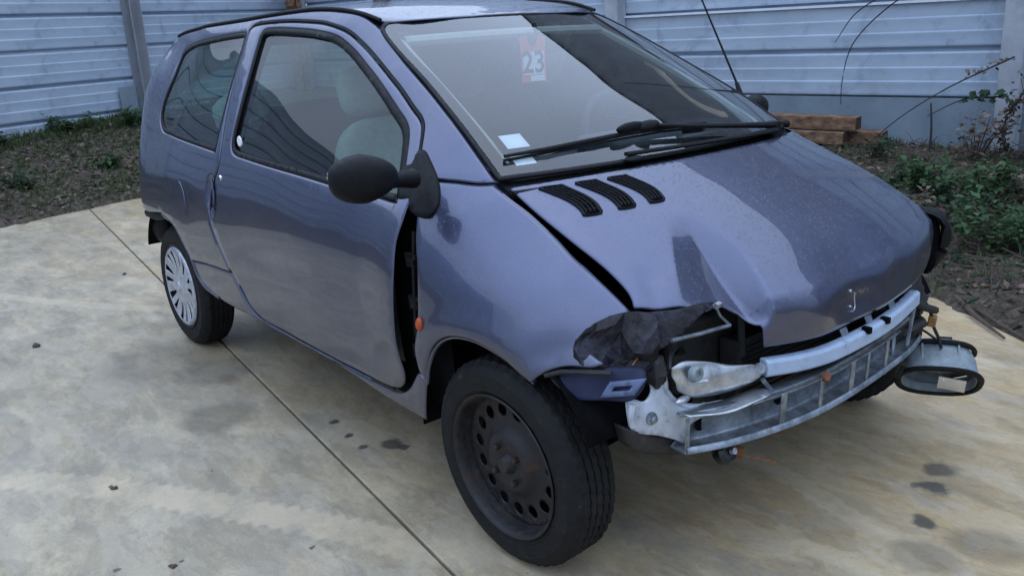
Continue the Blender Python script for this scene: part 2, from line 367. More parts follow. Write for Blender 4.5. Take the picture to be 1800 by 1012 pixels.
OUT={'door': [[(-0.4366, 0.9949), (-0.3819, 0.9231), (-0.3606, 0.8593), (-0.3681, 0.7947), (-0.3664, 0.7167), (-0.3723, 0.5803), (-0.379, 0.4715), (-0.3791, 0.4252), (-0.3949, 0.3888), (-0.4346, 0.3566), (-0.4831, 0.343)],
 [(-0.4831, 0.343), (-0.5319, 0.3389), (-0.676, 0.3391), (-0.8328, 0.3369), (-1.0028, 0.3395), (-1.1852, 0.3432), (-1.3504, 0.344), (-1.4425, 0.3678), (-1.4804, 0.4095), (-1.5117, 0.4504), (-1.5621, 0.5011)],
 [(-1.5621, 0.5011), (-1.629, 0.5892), (-1.6772, 0.6585), (-1.6904, 0.7257), (-1.6562, 0.8096), (-1.5997, 0.8864), (-1.6207, 1.0441), (-1.6452, 1.1992), (-1.6773, 1.3503)],
 [(-1.6773, 1.3503), (-1.6484, 1.3652), (-1.5973, 1.3704), (-1.4495, 1.3727), (-1.2994, 1.3672), (-1.1455, 1.3547), (-1.035, 1.331), (-0.9362, 1.291), (-0.7991, 1.2306), (-0.6636, 1.1702), (-0.5582, 1.1114), (-0.5105, 1.0862), (-0.4856, 1.0669), (-0.4579, 1.0286), (-0.4366, 0.9949)]], 'door_window': [[(-0.422, 0.8839), (-0.5869, 0.8904), (-0.779, 0.8992), (-0.9979, 0.9087), (-1.253, 0.9178), (-1.4514, 0.9274)],
 [(-1.4514, 0.9274), (-1.4954, 0.9377), (-1.5186, 0.9651), (-1.5243, 1.0705), (-1.5345, 1.1847), (-1.5585, 1.2897), (-1.5654, 1.3262), (-1.5502, 1.3449), (-1.5023, 1.3492), (-1.3436, 1.3434), (-1.186, 1.3326), (-1.0677, 1.3154), (-0.9719, 1.2789), (-0.8536, 1.2249), (-0.7049, 1.1582), (-0.608, 1.1052), (-0.551, 1.0727), (-0.5214, 1.0477), (-0.4706, 0.9724), (-0.422, 0.8839)]], 'quarter_window': [[(-1.649, 0.9286), (-1.8831, 0.9411), (-2.1658, 0.9577), (-2.2889, 0.9706), (-2.348, 1.0193), (-2.3504, 1.0827), (-2.3227, 1.1745), (-2.3045, 1.2717), (-2.2307, 1.3026), (-2.0373, 1.3221), (-1.8654, 1.3349), (-1.7298, 1.3407)],
 [(-1.7298, 1.3407), (-1.691, 1.3349), (-1.6592, 1.2363), (-1.649, 1.1285), (-1.6466, 1.0202), (-1.649, 0.9286)]], 'rail': [[(-0.8998, 1.3469), (-1.0125, 1.3753), (-1.1347, 1.393), (-1.2671, 1.4009), (-1.4038, 1.3997), (-1.547, 1.3945), (-1.7201, 1.3873), (-1.9218, 1.38), (-2.1869, 1.3683)]], 'seam': [[(-0.1832, 0.9418), (-0.2095, 0.9389), (-0.2745, 0.942), (-0.3205, 0.9427), (-0.3696, 0.9454), (-0.4127, 0.9673)]], 'rear_arch': [[(-2.3077, 0.6152), (-2.1379, 0.5881), (-2.046, 0.5173), (-1.9927, 0.4628)],
 [(-1.9927, 0.4628), (-1.9486, 0.3743), (-1.7896, 0.3415)]], 'sill_crease': [[(-1.9927, 0.4628), (-1.817, 0.4799), (-1.5674, 0.4912)]], 'sill_bottom': [[(-1.9486, 0.3743), (-1.7932, 0.337), (-1.47, 0.329), (-1.0073, 0.332), (-0.693, 0.3063), (-0.5555, 0.2909), (-0.4576, 0.2874), (-0.3409, 0.2852)]], 'front_arch': [[(-0.3409, 0.2852), (-0.3063, 0.3692), (-0.2843, 0.4225)],
 [(-0.2843, 0.4225), (-0.2595, 0.4842), (-0.225, 0.5355), (-0.1874, 0.5685), (-0.1417, 0.5883), (-0.0967, 0.5958), (-0.0588, 0.5971), (-0.0039, 0.5886), (0.0509, 0.5745), (0.0923, 0.5542), (0.1338, 0.538)]], 'fender_low': [[(0.1338, 0.538), (0.1642, 0.567), (0.2068, 0.5833), (0.272, 0.5932), (0.2891, 0.6057)],
 [(0.2891, 0.6057), (0.2644, 0.6173), (0.2436, 0.6248), (0.2227, 0.6413), (0.2264, 0.6558), (0.2461, 0.6752), (0.2691, 0.6848), (0.2893, 0.6922)]], 'fender_rear': [[(-0.3841, 0.9553), (-0.3606, 0.9044), (-0.3406, 0.853), (-0.3239, 0.8061), (-0.2973, 0.7282), (-0.2906, 0.6324), (-0.3047, 0.5062), (-0.3059, 0.4464), (-0.2843, 0.4225)]], 'sill_top': [[(-1.5674, 0.4912), (-1.5178, 0.4402), (-1.4872, 0.399), (-1.4501, 0.3569), (-1.359, 0.3317), (-1.1941, 0.3299), (-1.0104, 0.3269), (-0.8397, 0.3247), (-0.6818, 0.3275), (-0.5372, 0.3277), (-0.4882, 0.332), (-0.4322, 0.3482), (-0.3839, 0.3798), (-0.356, 0.4094), (-0.3207, 0.4421), (-0.2843, 0.4225)]], 'marker': [[(-0.2732, 0.5931)]], 'handle': [[(-1.6282, 0.7918), (-1.5551, 0.8461)]], 'lower_apron': [[(0.1467, 0.5423), (0.1751, 0.5667), (0.2158, 0.5818), (0.2947, 0.5932), (0.3478, 0.5968), (0.3633, 0.5826), (0.368, 0.5578), (0.3559, 0.5354), (0.3126, 0.5233), (0.2415, 0.5109), (0.212, 0.5134), (0.1957, 0.5296), (0.1467, 0.5423)]], 'apron_bracket': [[(0.3005, 0.5618), (0.318, 0.578), (0.3516, 0.5771), (0.3664, 0.56), (0.3549, 0.5413), (0.3217, 0.5408), (0.3005, 0.5618)]], 'side_scratch': [[(-1.5117, 0.4504), (-1.4931, 0.4136), (-1.457, 0.376), (-1.398, 0.3531)],
 [(-2.0458, 0.7464), (-1.9668, 0.7213), (-1.9518, 0.673), (-2.0052, 0.6358)]], 'sail': [[(-0.4497, 1.0122), (-0.426, 1.0104), (-0.3865, 0.9875), (-0.3341, 0.9525), (-0.2997, 0.9215), (-0.2787, 0.8877), (-0.2846, 0.8636), (-0.311, 0.8572), (-0.3506, 0.863), (-0.3954, 0.8836)],
 [(-0.3954, 0.8836), (-0.4209, 0.8896), (-0.4703, 0.9585), (-0.4601, 0.973)],
 [(-0.4601, 0.973), (-0.4411, 0.9809), (-0.446, 0.9986), (-0.4497, 1.0122)]], 'roof_pts': [[(-2.1869, 1.3683)]]}
# ================================================================ GROUND
def circle3(a, b, c):
    ax, ay = a; bx_, by = b; cx, cy = c; d = 2*(ax*(by-cy)+bx_*(cy-ay)+cx*(ay-by))
    ux = ((ax*ax+ay*ay)*(by-cy)+(bx_*bx_+by*by)*(cy-ay)+(cx*cx+cy*cy)*(ay-by))/d; uy = ((ax*ax+ay*ay)*(cx-bx_)+(bx_*bx_+by*by)*(ax-cx)+(cx*cx+cy*cy)*(bx_-ax))/d
    return (ux, uy), math.hypot(ax-ux, ay-uy)
def concrete():
    t = NT('concrete'); C = t.coords()
    wob = t.noise(9, 4, .6, out='Color')
    vm = t.new('VectorMath', operation='MULTIPLY_ADD'); t.link(wob, vm.inputs[0]); vm.inputs[1].default_value = (.09, .09, 0); t.link(C, vm.inputs[2]); D = vm.outputs[0]
    st = t.mapping(C, (1.5, 3.4, 1), (0, 0, rad(28)))              # trowel sweeps
    st2 = t.mapping(C, (1.0, 2.6, 1), (0, 0, rad(35)))
    n1 = t.noise(1.0, 6, .6, t.mapping(C, (.8, 1.4, 1), (0, 0, .4))); n2 = t.noise(2.4, 9, .68, st, .2); n3 = t.noise(3.4, 8, .70, st2, .25); n4 = t.noise(45, 5, .6)
    sx = t.new('SeparateXYZ'); t.link(C, sx.inputs[0])
    # the slab on the far side of the car is sandier
    warm = t.math('ADD', t.math('MULTIPLY', sx.outputs[1], .30), t.math('MULTIPLY', sx.outputs[0], .02)); warm = t.math('ADD', warm, .68)
    warm = t.math('ADD', warm, t.math('MULTIPLY', t.math('SUBTRACT', n1, .5), .65), clamp=True)
    tan = t.mix(n2, (.345, .236, .112), (.54, .383, .190)); grey = t.mix(n2, (.240, .195, .130), (.51, .416, .270))
    col = t.mix(t.ramp(warm, (.30, 0.), (.72, 1.)), grey, tan)
    col = t.mix(t.math('MULTIPLY', t.ramp(n3, (.48, 0.), (.72, 1.)), .50), col, (.170, .155, .130))      # smeared darker cement skin
    col = t.mix(t.math('MULTIPLY', t.ramp(t.noise(1.5, 9, .66, st, .5), (.50, 0.), (.64, 1.)), .50), col, (.64, .51, .325))   # pale laitance
    col = t.mix(t.math('MULTIPLY', t.ramp(n4, (.50, 0.), (.75, 1.)), .30), col, (.15, .135, .11)); gr = t.noise(260, 3, .6); col = t.mix(t.math('MULTIPLY', t.ramp(gr, (.52, 0.), (.70, 1.)), .30), col, (.60, .54, .44)); col = t.mix(t.math('MULTIPLY', t.ramp(t.noise(170, 3, .6), (.58, 0.), (.70, 1.)), .35), col, (.10, .09, .075))
    for sc_, th, am, cc_ in ((2.6, .50, .16, (.58, .52, .42)), (4.2, .54, .18, (.13, .118, .10)), (7.5, .56, .16, (.55, .49, .39)), (1.3, .53, .14, (.15, .14, .125))):   # sharp-edged skins left by the trowel
        nn_ = t.noise(sc_, 6, .6, t.mapping(C, (1.0, 2.3, 1), (0, 0, rad(30+sc_*3)), (sc_, 1.7*sc_, 0)), .3); col = t.mix(t.math('MULTIPLY', t.ramp(nn_, (th, 0.), (th+.018, 1.)), am), col, cc_)
    def dist2(c, vec):
        v = t.new('VectorMath', operation='DISTANCE'); t.link(vec, v.inputs[0]); v.inputs[1].default_value = (*c, 0); return v.outputs['Value']
    flat = t.new('VectorMath', operation='MULTIPLY'); t.link(C, flat.inputs[0]); flat.inputs[1].default_value = (1, 1, 0); FL = flat.outputs[0]
    flat2 = t.new('VectorMath', operation='MULTIPLY'); t.link(D, flat2.inputs[0]); flat2.inputs[1].default_value = (1, 1, 0); FD = flat2.outputs[0]
    # dusty tyre tracks: arcs with a toothed edge
    def track(a, b, c, w, colr, amt, teeth=230., span=None):
        cen, r = circle3(a, b, c); d = t.math('ABSOLUTE', t.math('SUBTRACT', dist2(cen, FL), r))
        v = t.new('VectorMath', operation='SUBTRACT'); t.link(FL, v.inputs[0]); v.inputs[1].default_value = (*cen, 0); s2 = t.new('SeparateXYZ'); t.link(v.outputs[0], s2.inputs[0])
        ang = t.math('ARCTAN2', s2.outputs[1], s2.outputs[0]); tooth = t.math('PINGPONG', t.math('MULTIPLY', ang, r*teeth/6.), 1.)
        d = t.math('ADD', d, t.math('MULTIPLY', tooth, w*.20)); d = t.math('ADD', d, t.math('MULTIPLY', t.math('SUBTRACT', t.noise(6, 4), .5), w*.4))
        m = t.ramp(t.math('DIVIDE', d, w), (.55, 1.), (.72, 0.)); L_ = math.hypot(a[0]-c[0], a[1]-c[1])*.5; m = t.math('MULTIPLY', m, t.ramp(t.math('DIVIDE', dist2(b, FL), L_*2), (.45, 1.), (.62, 0.)))
        return t.math('MULTIPLY', t.math('MULTIPLY', m, amt), t.ramp(t.noise(5, 7, .7), (.36, .08), (.60, 1.))), colr
    for tr in (track((-4.9, -1.62), (-4.02, -1.27), (-3.0, -.68), .08, 0, .50, 230), track((-1.62, -1.78), (-.95, -1.30), (-.10, -.86), .11, 0, .60), track((.0, .12), (.36, .06), (.78, -.12), .065, 0, .45), track((-.2, -.55), (.25, -.42), (.62, -.36), .09, 1, .45)):
        col = t.mix(tr[0], col, (.63, .505, .335) if tr[1] == 0 else (.23, .225, .21))
    # stains with shapes of their own: (x, y, radius, strength)
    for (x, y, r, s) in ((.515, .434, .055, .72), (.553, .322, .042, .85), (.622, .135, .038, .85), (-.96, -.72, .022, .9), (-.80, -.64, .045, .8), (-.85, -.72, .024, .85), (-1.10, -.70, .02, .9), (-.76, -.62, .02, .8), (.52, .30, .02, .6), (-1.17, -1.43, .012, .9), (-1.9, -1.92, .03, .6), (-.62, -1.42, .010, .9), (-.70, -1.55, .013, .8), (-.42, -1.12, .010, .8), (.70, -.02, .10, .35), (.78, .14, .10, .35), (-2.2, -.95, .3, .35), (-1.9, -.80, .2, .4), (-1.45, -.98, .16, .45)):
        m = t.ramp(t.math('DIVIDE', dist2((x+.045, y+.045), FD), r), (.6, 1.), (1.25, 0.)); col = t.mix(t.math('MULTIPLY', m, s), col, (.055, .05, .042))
    # pits
    pass
    v = t.voro(14, FL); pit = t.math('MULTIPLY', t.ramp(v.outputs['Distance'], (.028, 1.), (.06, 0.)), t.ramp(t.noise(2.5, 2), (.52, 0.), (.6, 1.))); col = t.mix(pit, col, (.05, .045, .04))
    h = t.math('ADD', t.math('MULTIPLY', n3, .5), t.math('ADD', t.math('MULTIPLY', n4, .25), t.math('MULTIPLY', t.noise(220, 3), .12))); h = t.math('SUBTRACT', h, t.math('MULTIPLY', pit, .4))
    t.set(col=col, rough=t.ramp(n2, (.3, .44), (.7, .68)), normal=t.bump(h, .45, .012), spec=.45)
concrete()
def ground_mats():
    t = NT('soil'); n = t.noise(2.6, 8, .68); f = t.noise(26, 7, .7)
    c = t.ramp(f, (.30, (.040, .030, .023)), (.50, (.125, .097, .075)), (.68, (.22, .178, .14)), (.80, (.31, .265, .215)))
    c = t.mix(t.math('MULTIPLY', t.ramp(n, (.46, 0.), (.60, 1.)), .65), c, t.ramp(f, (.3, (.030, .038, .016)), (.7, (.105, .125, .050))))
    t.set(col=c, rough=.92, normal=t.bump(f, 1., .04), spec=.2)
    t = NT('far_ground'); t.set(col=t.ramp(t.noise(.4, 6), (.3, (.10, .095, .08)), (.7, (.18, .165, .14))), rough=.9)
    for nm, a, b in (('leaf_green', (.028, .062, .022), (.075, .145, .052)), ('leaf_dark', (.016, .036, .016), (.045, .085, .038)), ('leaf_dead', (.055, .038, .028), (.29, .215, .155)), ('grass_blade', (.030, .055, .018), (.115, .155, .050)), ('leaf_red', (.045, .026, .022), (.11, .060, .045))):
        t = NT(nm); oi = t.new('NewGeometry'); n = t.noise(7, 3)
        k = t.math('ADD', t.math('MULTIPLY', oi.outputs['Random Per Island'], .75), t.math('MULTIPLY', n, .3)); t.set(col=t.ramp(k, (.1, a), (.95, b)), rough=.6, spec=.3)
        tl = t.new('BsdfTranslucent'); t.link(t.ramp(k, (.1, a), (.95, b)), tl.inputs[0]); ms = t.new('MixShader'); ms.inputs[0].default_value = .3; t.link(t.b.outputs[0], ms.inputs[1]); t.link(tl.outputs[0], ms.inputs[2]); t.link(ms.outputs[0], t.out.inputs[0])
    simple('twig_brown', (.085, .058, .045), .85, 0, .4, 50); simple('cane_dark', (.030, .022, .024), .7, 0, .4, 40)
    # fence cladding: pale blue grey coated steel with streaks
    t = NT('fence_sheet'); C = t.coords('Generated'); O = t.coords()
    n = t.noise(1.6, 7, .65, t.mapping(O, (1, 1, 3.0))); s = t.noise(9, 6, .7, t.mapping(O, (1, 1, .22))); sm = t.noise(3.6, 7, .7, None, 1.2)
    c = t.ramp(n, (.30, (.36, .43, .52)), (.55, (.44, .52, .615)), (.75, (.49, .57, .66)))
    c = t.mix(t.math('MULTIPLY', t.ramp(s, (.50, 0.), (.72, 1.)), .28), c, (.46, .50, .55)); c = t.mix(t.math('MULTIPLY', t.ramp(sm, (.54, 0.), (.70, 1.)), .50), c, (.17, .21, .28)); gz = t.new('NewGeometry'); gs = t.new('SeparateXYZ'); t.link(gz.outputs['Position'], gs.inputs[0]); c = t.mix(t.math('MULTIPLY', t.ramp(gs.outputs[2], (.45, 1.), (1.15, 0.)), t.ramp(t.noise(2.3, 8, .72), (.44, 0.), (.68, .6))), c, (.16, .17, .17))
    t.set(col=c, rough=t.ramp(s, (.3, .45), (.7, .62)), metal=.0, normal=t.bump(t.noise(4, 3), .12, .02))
    t = NT('fence_plinth'); n = t.noise(3, 8, .68); d = t.noise(12, 6, .7); c = t.ramp(n, (.3, (.155, .20, .235)), (.7, (.25, .305, .345))); t.set(col=t.mix(t.math('MULTIPLY', t.ramp(d, (.56, 0.), (.75, 1.)), .5), c, (.10, .095, .08)), rough=.75, normal=t.bump(d, .3, .01))
    t = NT('fence_post'); n = t.noise(5, 8, .68); t.set(col=t.ramp(n, (.3, (.29, .31, .34)), (.55, (.41, .43, .46)), (.75, (.46, .48, .51))), rough=.7, normal=t.bump(t.noise(40, 5), .3, .006))
    simple('white_strip', (.70, .74, .80), .45, 0, .1, 6)
    t = NT('orange_wood'); g = t.noise(4, 7, .7, t.mapping(t.coords(), (2.2, 5, 5))); t.set(col=t.ramp(g, (.32, (.055, .030, .020)), (.5, (.19, .10, .055)), (.68, (.38, .23, .13))), rough=.78, normal=t.bump(g, .4, .01))
    simple('wood_end', (.075, .036, .022), .85, 0, .4, 40, .5, 90)
    simple('warehouse_sheet', (.21, .215, .23), .6, .1, .15, 2); simple('warehouse_roof', (.07, .06, .06), .7, 0, .15, 3)
ground_mats()
tag(mesh_from('ground', [(-600, -600, -.16), (600, -600, -.16), (600, 600, -.16), (-600, 600, -.16)], [(0, 1, 2, 3)], 'far_ground', smooth=False), kind='structure')
JY = lambda x: -.153-.1209*(x+6.363)
SLAB_A = [(-6.47, JY(-6.47)-.0045), (14, JY(14)-.0045), (14, -16), (-1.3, -16)]
SLAB_B = [(-6.47, JY(-6.47)+.0045), (-7.25, 2.30), (-4.0, 2.25), (-1.2, 2.15), (-.25, 1.98), (.30, 1.64), (1.2, 1.42), (3.0, 1.35), (14, 1.6), (14, JY(14)+.0045)]
for k, S in enumerate((SLAB_A, SLAB_B[::-1])):
    bm = bmesh.new(); f = bm.faces.new([bm.verts.new((x, y, 0)) for x, y in S]); f.normal_update()
    if f.normal.z < 0: f.normal_flip()
    ex = bmesh.ops.extrude_face_region(bm, geom=[f]); bmesh.ops.translate(bm, vec=(0, 0, -.14), verts=[v for v in ex['geom'] if isinstance(v, bmesh.types.BMVert)]); bmesh.ops.recalc_face_normals(bm, faces=bm.faces)
    me = bpy.data.meshes.new('concrete_slab'); bm.to_mesh(me); bm.free(); o = tag(link_mesh('concrete_slab', me, 'concrete'), kind='structure'); bevel(o, .004, 2)
# dirt packed in the joint
xs = np.linspace(-6.6, 13, 60); V = []; F = []
for x in xs: V += [(x, JY(x)-.008, -.014+.004*math.sin(x*23)), (x, JY(x)+.008, -.014+.004*math.sin(x*31))]
tag(mesh_from('joint_dirt', V, [(2*i, 2*i+2, 2*i+3, 2*i+1) for i in range(len(xs)-1)], 'soil'), kind='structure')
# verge: soil bank round the slab
POLY = np.array([SLAB_B[0], SLAB_B[1], *SLAB_B[2:9], (14, -16), (-1.3, -16)])
_rk = RNG.normal(size=(24, 2))*np.array([1.6]); _rp = RNG.uniform(0, 6.28, 24)
def lump(x, y, f=1.): return sum(np.sin(f*(a*x+b*y)*2.2+p)/24**.5 for (a, b), p in zip(_rk, _rp))
def verge_z(x, y):
    x = np.asarray(x, float).ravel(); y = np.asarray(y, float).ravel(); q = np.c_[x, y]; d = dist_to(POLY, q); d = np.where(inside(POLY, q), -d, d); d = d+.035*lump(x, y, 3.)+.02*lump(y, x, 9.)
    w = sst_(-8, -3.5, x); H = .56*(1-w)+.21*w
    return np.where(d < 0, np.maximum(-.10, d*.5-.004), .006+.03*sst_(0, .12, d)+H*np.clip(d/2.3, 0, 1)**.9+.018*lump(x, y, 4.)*sst_(0, .3, d)+.008*lump(x, y, 13.)*sst_(0, .1, d))
def sst_(a, b, x): t = np.clip((x-a)/(b-a), 0, 1); return t*t*(3-2*t)
def make_verge():
    gx = np.arange(-13, 5, .075); gy = np.arange(-9, 8, .075); X, Y = np.meshgrid(gx, gy, indexing='ij'); Z = verge_z(X, Y); n, m = X.shape
    keep = Z > -.06; V = np.c_[X.ravel(), Y.ravel(), Z]; idx = np.arange(n*m).reshape(n, m); a, b, c, d = idx[:-1, :-1].ravel(), idx[1:, :-1].ravel(), idx[1:, 1:].ravel(), idx[:-1, 1:].ravel()
    ok = keep[a] | keep[b] | keep[c] | keep[d]; F = np.c_[a, b, c, d][ok]; u = np.unique(F); mp = -np.ones(n*m, int); mp[u] = np.arange(len(u))
    tag(mesh_from('verge', V[u], mp[F], 'soil'), kind='structure')
make_verge()

# ================================================================ FENCES
def board_mesh(L, P):
    """cladding board: length L along x, height P, face towards -y; three stepped ribs and a recessed foot joint"""
    sec = [(.060, .0), (.060, .020), (.004, .026), (.0, .036)]
    for k in range(3):
        z0 = .034+(P-.050)*k/3; z1 = .034+(P-.050)*(k+1)/3
        sec += [(.0, z0+.010), (-.002, z1-.024), (-.0045, z1-.014), (-.0040, z1-.008), (.0005, z1)]
    sec += [(.0, P-.010), (.058, P-.006), (.060, P)]
    xs = np.linspace(0, L, 9); V = []; F = []; m = len(sec)
    for x in xs:
        for y, z in sec: V.append((x, y+.0035*math.sin(x*2.1+z*5), z))
    for i in range(len(xs)-1):
        for k in range(m-1): F.append((i*m+k, (i+1)*m+k, (i+1)*m+k+1, i*m+k+1))
    me = bpy.data.meshes.new('board'); me.from_pydata(V, [], F); me.update(); me.materials.append(M['fence_sheet']); return me
def fence(A, D, s0, bays, bay, zbase, P, nb, plinth, label, zfoot=-.1, post_w=.15):
    D = Vector((D[0], D[1], 0)).normalized(); root = empty('sheet_fence', (A[0]+D.x*s0, A[1]+D.y*s0, 0), math.atan2(D.y, D.x)); tag(root, label, 'fence', 'sheet fences round the yard')
    bm_ = board_mesh(bay-.02, P)
    for b in range(bays):
        for k in range(nb):
            o = link_mesh('board', bm_, None, root, (b*bay+.01, .0+random.uniform(-.004, .004), zbase+P*k), (random.uniform(-.006, .006), random.uniform(-.0012, .0012), 0)); autosmooth(o, 25) if b+k == 0 else None
        if plinth: bevel(MB().box((b*bay+bay/2, .035, (zfoot+zbase+.012)/2), (bay-.03, .06, zbase+.012-zfoot)).build('plinth', 'fence_plinth', root, 0), .006)
    for b in range(bays+1):
        h = zbase+P*nb+.05
        post = MB().box((b*bay, -.075, (h+zfoot)/2), (post_w, .15, h-zfoot)).build('post', 'fence_post', root, 0); bevel(post, .012)
    return root
f1 = fence((-8.34, -.38), (-.39, .92), 1.72-3.48*3, 3, 3.48, .265, .342, 9, False, 'pale blue steel sheet fence behind the grass bank, left of the car', .1)
fence((-8.34, -.38), (-.39, .92), 1.72, 1, 2.75, .265, .342, 9, False, 'pale blue steel sheet fence bay running behind the car roof to the corner', .1)
f2 = fence((-1.5, 4.9), (.99, .139), .30-3.48*2.46, 0, 3.48, .594, .366, 8, False, 'x') if False else None
f2 = fence((-1.5, 4.9), (.99, .139), .30-3.48*2, 4, 3.48, .594, .366, 7, True, 'pale blue steel sheet fence on a concrete plinth, right of the car')
fence((-1.5, 4.9), (.99, .139), .30-3.48*2-1.75, 1, 1.75, .594, .366, 7, True, 'short end bay of the sheet fence at the yard corner, behind the car roof')
ws = MB().box((3.48*1.5, -.012, .594+.366*2-.006), (3.48*3, .040, .020)).build('edge_strip', 'white_strip', f2, 0); ws.location.x = 0
# grey repair plate at the foot of the left fence
rp_ = MB().box((3.48*3-.20, -.040, .70), (.22, .012, .34)).build('repair_plate', 'fence_plinth', f1, 0); bevel(rp_, .003)
# warehouse beyond the right fence: seen only as the dark reflection in screen and bonnet
wh = empty('warehouse', (-6.0, 9.9, 0), rad(8)); tag(wh, 'long dark sheet-clad warehouse beyond the right fence', 'building')
def warehouse():
    L, Hh = 25., 9.6; V = []; F = []; n = 160
    for i in range(n+1):
        x = L*i/n-4; y = .05*(1 if (i//2) % 2 else 0); V += [(x, y, -.1), (x, y, Hh)]
    F = [(2*i, 2*i+2, 2*i+3, 2*i+1) for i in range(n)]; w = mesh_from('wall', V, F, 'warehouse_sheet', wh, smooth=False); solid(w, .05, 1)
    for x in (-4, 21): MB().box((x, 7.6, Hh/2-.05), (.2, 15, Hh+.1)).build('wall', 'warehouse_sheet', wh, 0)
    MB().add([(-4.3, -.1, Hh), (21.3, -.1, Hh), (21.3, 7.5, Hh+.6), (-4.3, 7.5, Hh+.6), (-4.3, 15.4, Hh), (21.3, 15.4, Hh)], [(0, 1, 2, 3), (3, 2, 5, 4)]).build('roof', 'warehouse_roof', wh, 0)
    for k in range(5): MB().box((-1+4.5*k, -.03, 5.2), (2.2, .06, 1.0)).build('window', 'black_gloss', wh, 0)
warehouse()

# ================================================================ THINGS BY THE FENCE
def timber(p0, p1, w, label, rot=0.):
    p0, p1 = Vector(p0), Vector(p1); d = p1-p0; root = empty('timber_beam', tuple(p0), math.atan2(d.y, d.x)); tag(root, label, 'timber', 'timber beams stacked by the fence'); L = d.length; dz = d.z
    root.rotation_euler = (rot, -math.asin(dz/L), math.atan2(d.y, d.x))
    b = MB().box((L/2, 0, 0), (L, w, w)).build('beam', 'orange_wood', root, 0); bevel(b, .006)
    for x in (-.002, L+.002): bevel(MB().box((x, 0, 0), (.006, w*.97, w*.97)).build('end_grain', 'wood_end', root, 0), .004)
timber((-3.65, 4.28, .445), (-2.14, 4.50, .435), .100, 'top orange wooden beam of the stack beside the right fence', .04)
timber((-3.60, 4.26, .325), (-2.22, 4.46, .318), .100, 'lower orange wooden beam of the stack beside the right fence')
timber((-3.50, 4.40, .325), (-1.98, 4.62, .318), .100, 'rear orange wooden beam sticking out furthest from the stack', .1)
wp_ = empty('wooden_post', (-9.55, 3.45, .4)); tag(wp_, 'upright orange wooden post with dark band behind the car roof', 'post')
bevel(MB().box((0, -.03, .9), (.09, .09, 2.2)).build('post_leg', 'orange_wood', wp_, 0), .006); bevel(MB().box((.02, .07, .9), (.07, .07, 2.2)).build('post_leg', 'orange_wood', wp_, 0), .006); bevel(MB().box((.06, -.04, 1.23), (.04, .12, .10)).build('dark_band', 'wood_end', wp_, 0), .004)

# ---- plants
def leaf_verts(c, d, n, L, W, fold=.25):
    d = d.normalized(); s = d.cross(n); s = s.normalized() if s.length > 1e-4 else Vector((1, 0, 0)); n = s.cross(d)
    return [c, c+d*L*.45+s*W*.5+n*fold*W*.4, c+d*L-n*L*.12, c+d*L*.45-s*W*.5+n*fold*W*.4, c+d*L*.5]
LF = [(0, 1, 4), (1, 2, 4), (2, 3, 4), (3, 0, 4)]
def leaf_mesh(items):
    V = []; F = []
    for it in items:
        k = len(V); V += [tuple(v) for v in leaf_verts(*it)]; F += [tuple(i+k for i in f) for f in LF]
    return V, F
def rv(a=1.): return Vector((random.uniform(-a, a), random.uniform(-a, a), random.uniform(-a, a)))
def shrub(name, x, y, h, r, n, mat, label, stems=6, L=.05, cat='plant', group=None):
    z = float(verge_z(x, y)[0]); root = empty(name, (x, y, z)); tag(root, label, cat, group); items = []; tb = MB()
    for s in range(stems):
        a = random.uniform(0, 6.28); top = Vector((math.cos(a)*r*random.uniform(.3, 1), math.sin(a)*r*random.uniform(.3, 1), h*random.uniform(.55, 1))); mid = top*.5+Vector((0, 0, h*.12))+rv(.03)
        tb.tube([(0, 0, -.03), tuple(mid), tuple(top)], [.006, .004, .002], 5)
        for k in range(n//stems):
            t = random.uniform(.2, 1.05); p = (mid*t*2 if t < .5 else mid.lerp(top, (t-.5)*2))+rv(r*.22); d = Vector((random.uniform(-1, 1), random.uniform(-1, 1), random.uniform(-.35, .5)))
            l = L*random.uniform(.6, 1.3); items.append((p, d, Vector((0, 0, 1))+rv(.5), l, l*.62))
    tb.build('stems', 'twig_brown', root, 0); V, F = leaf_mesh(items); o = mesh_from('leaves', V, F, mat, root, smooth=False); return root
GP = 'green weeds on the right verge'
_near = ('behind the bonnet edge', 'in the middle of the right bank', 'towards the right picture edge', 'near the plinth of the right fence', 'low beside the slab edge')
for k in range(10):
    x, y = (-1.5+.30*(k % 5)+random.uniform(-.1, .1), 2.75+.75*(k//5)+random.uniform(-.2, .2)); nth = ('front', 'rear')[k//5]
    shrub('weed', x, y, random.uniform(.12, .24), random.uniform(.18, .28), 170, ('leaf_dark', 'leaf_green', 'leaf_dead')[k % 3], ('dark green', 'fresh green', 'withered brown')[k % 3]+' weed, number '+('one', 'two', 'three', 'four', 'five')[k % 5]+' from the bonnet in the '+nth+' row of the right bank', group=GP)
for (x, y, h, r, n, m, lab) in (
    (-.62, 3.35, .30, .30, 420, 'leaf_green', 'bright green leafy weed at the right picture edge below the post'),
    (-1.15, 3.45, .22, .24, 260, 'leaf_green', 'green leafy weed in the middle of the bank right of the bonnet'),
    (-.28, 2.62, .24, .30, 360, 'leaf_green', 'broad green weed clump low on the bank near the right edge'),
    (-.62, 2.45, .22, .24, 300, 'leaf_dark', 'dark green weed clump behind the open lamp corner of the car'),
    (-.95, 2.50, .16, .20, 180, 'leaf_green', 'small green weed touching the black lamp opening of the car'),
    (-.50, 4.05, .50, .34, 420, 'leaf_dark', 'dark bush against the right fence post'),
    (-1.75, 4.15, .15, .22, 160, 'leaf_dark', 'low dark weed beside the end of the timber beams'),
    (-1.9, 3.5, .14, .20, 140, 'leaf_green', 'low yellowish weed just behind the bonnet edge'),
    (-1.1, 2.95, .16, .22, 170, 'leaf_dark', 'dark low weed halfway up the right bank')):
    shrub('weed', x, y, h, r, n, m, lab, group=GP)
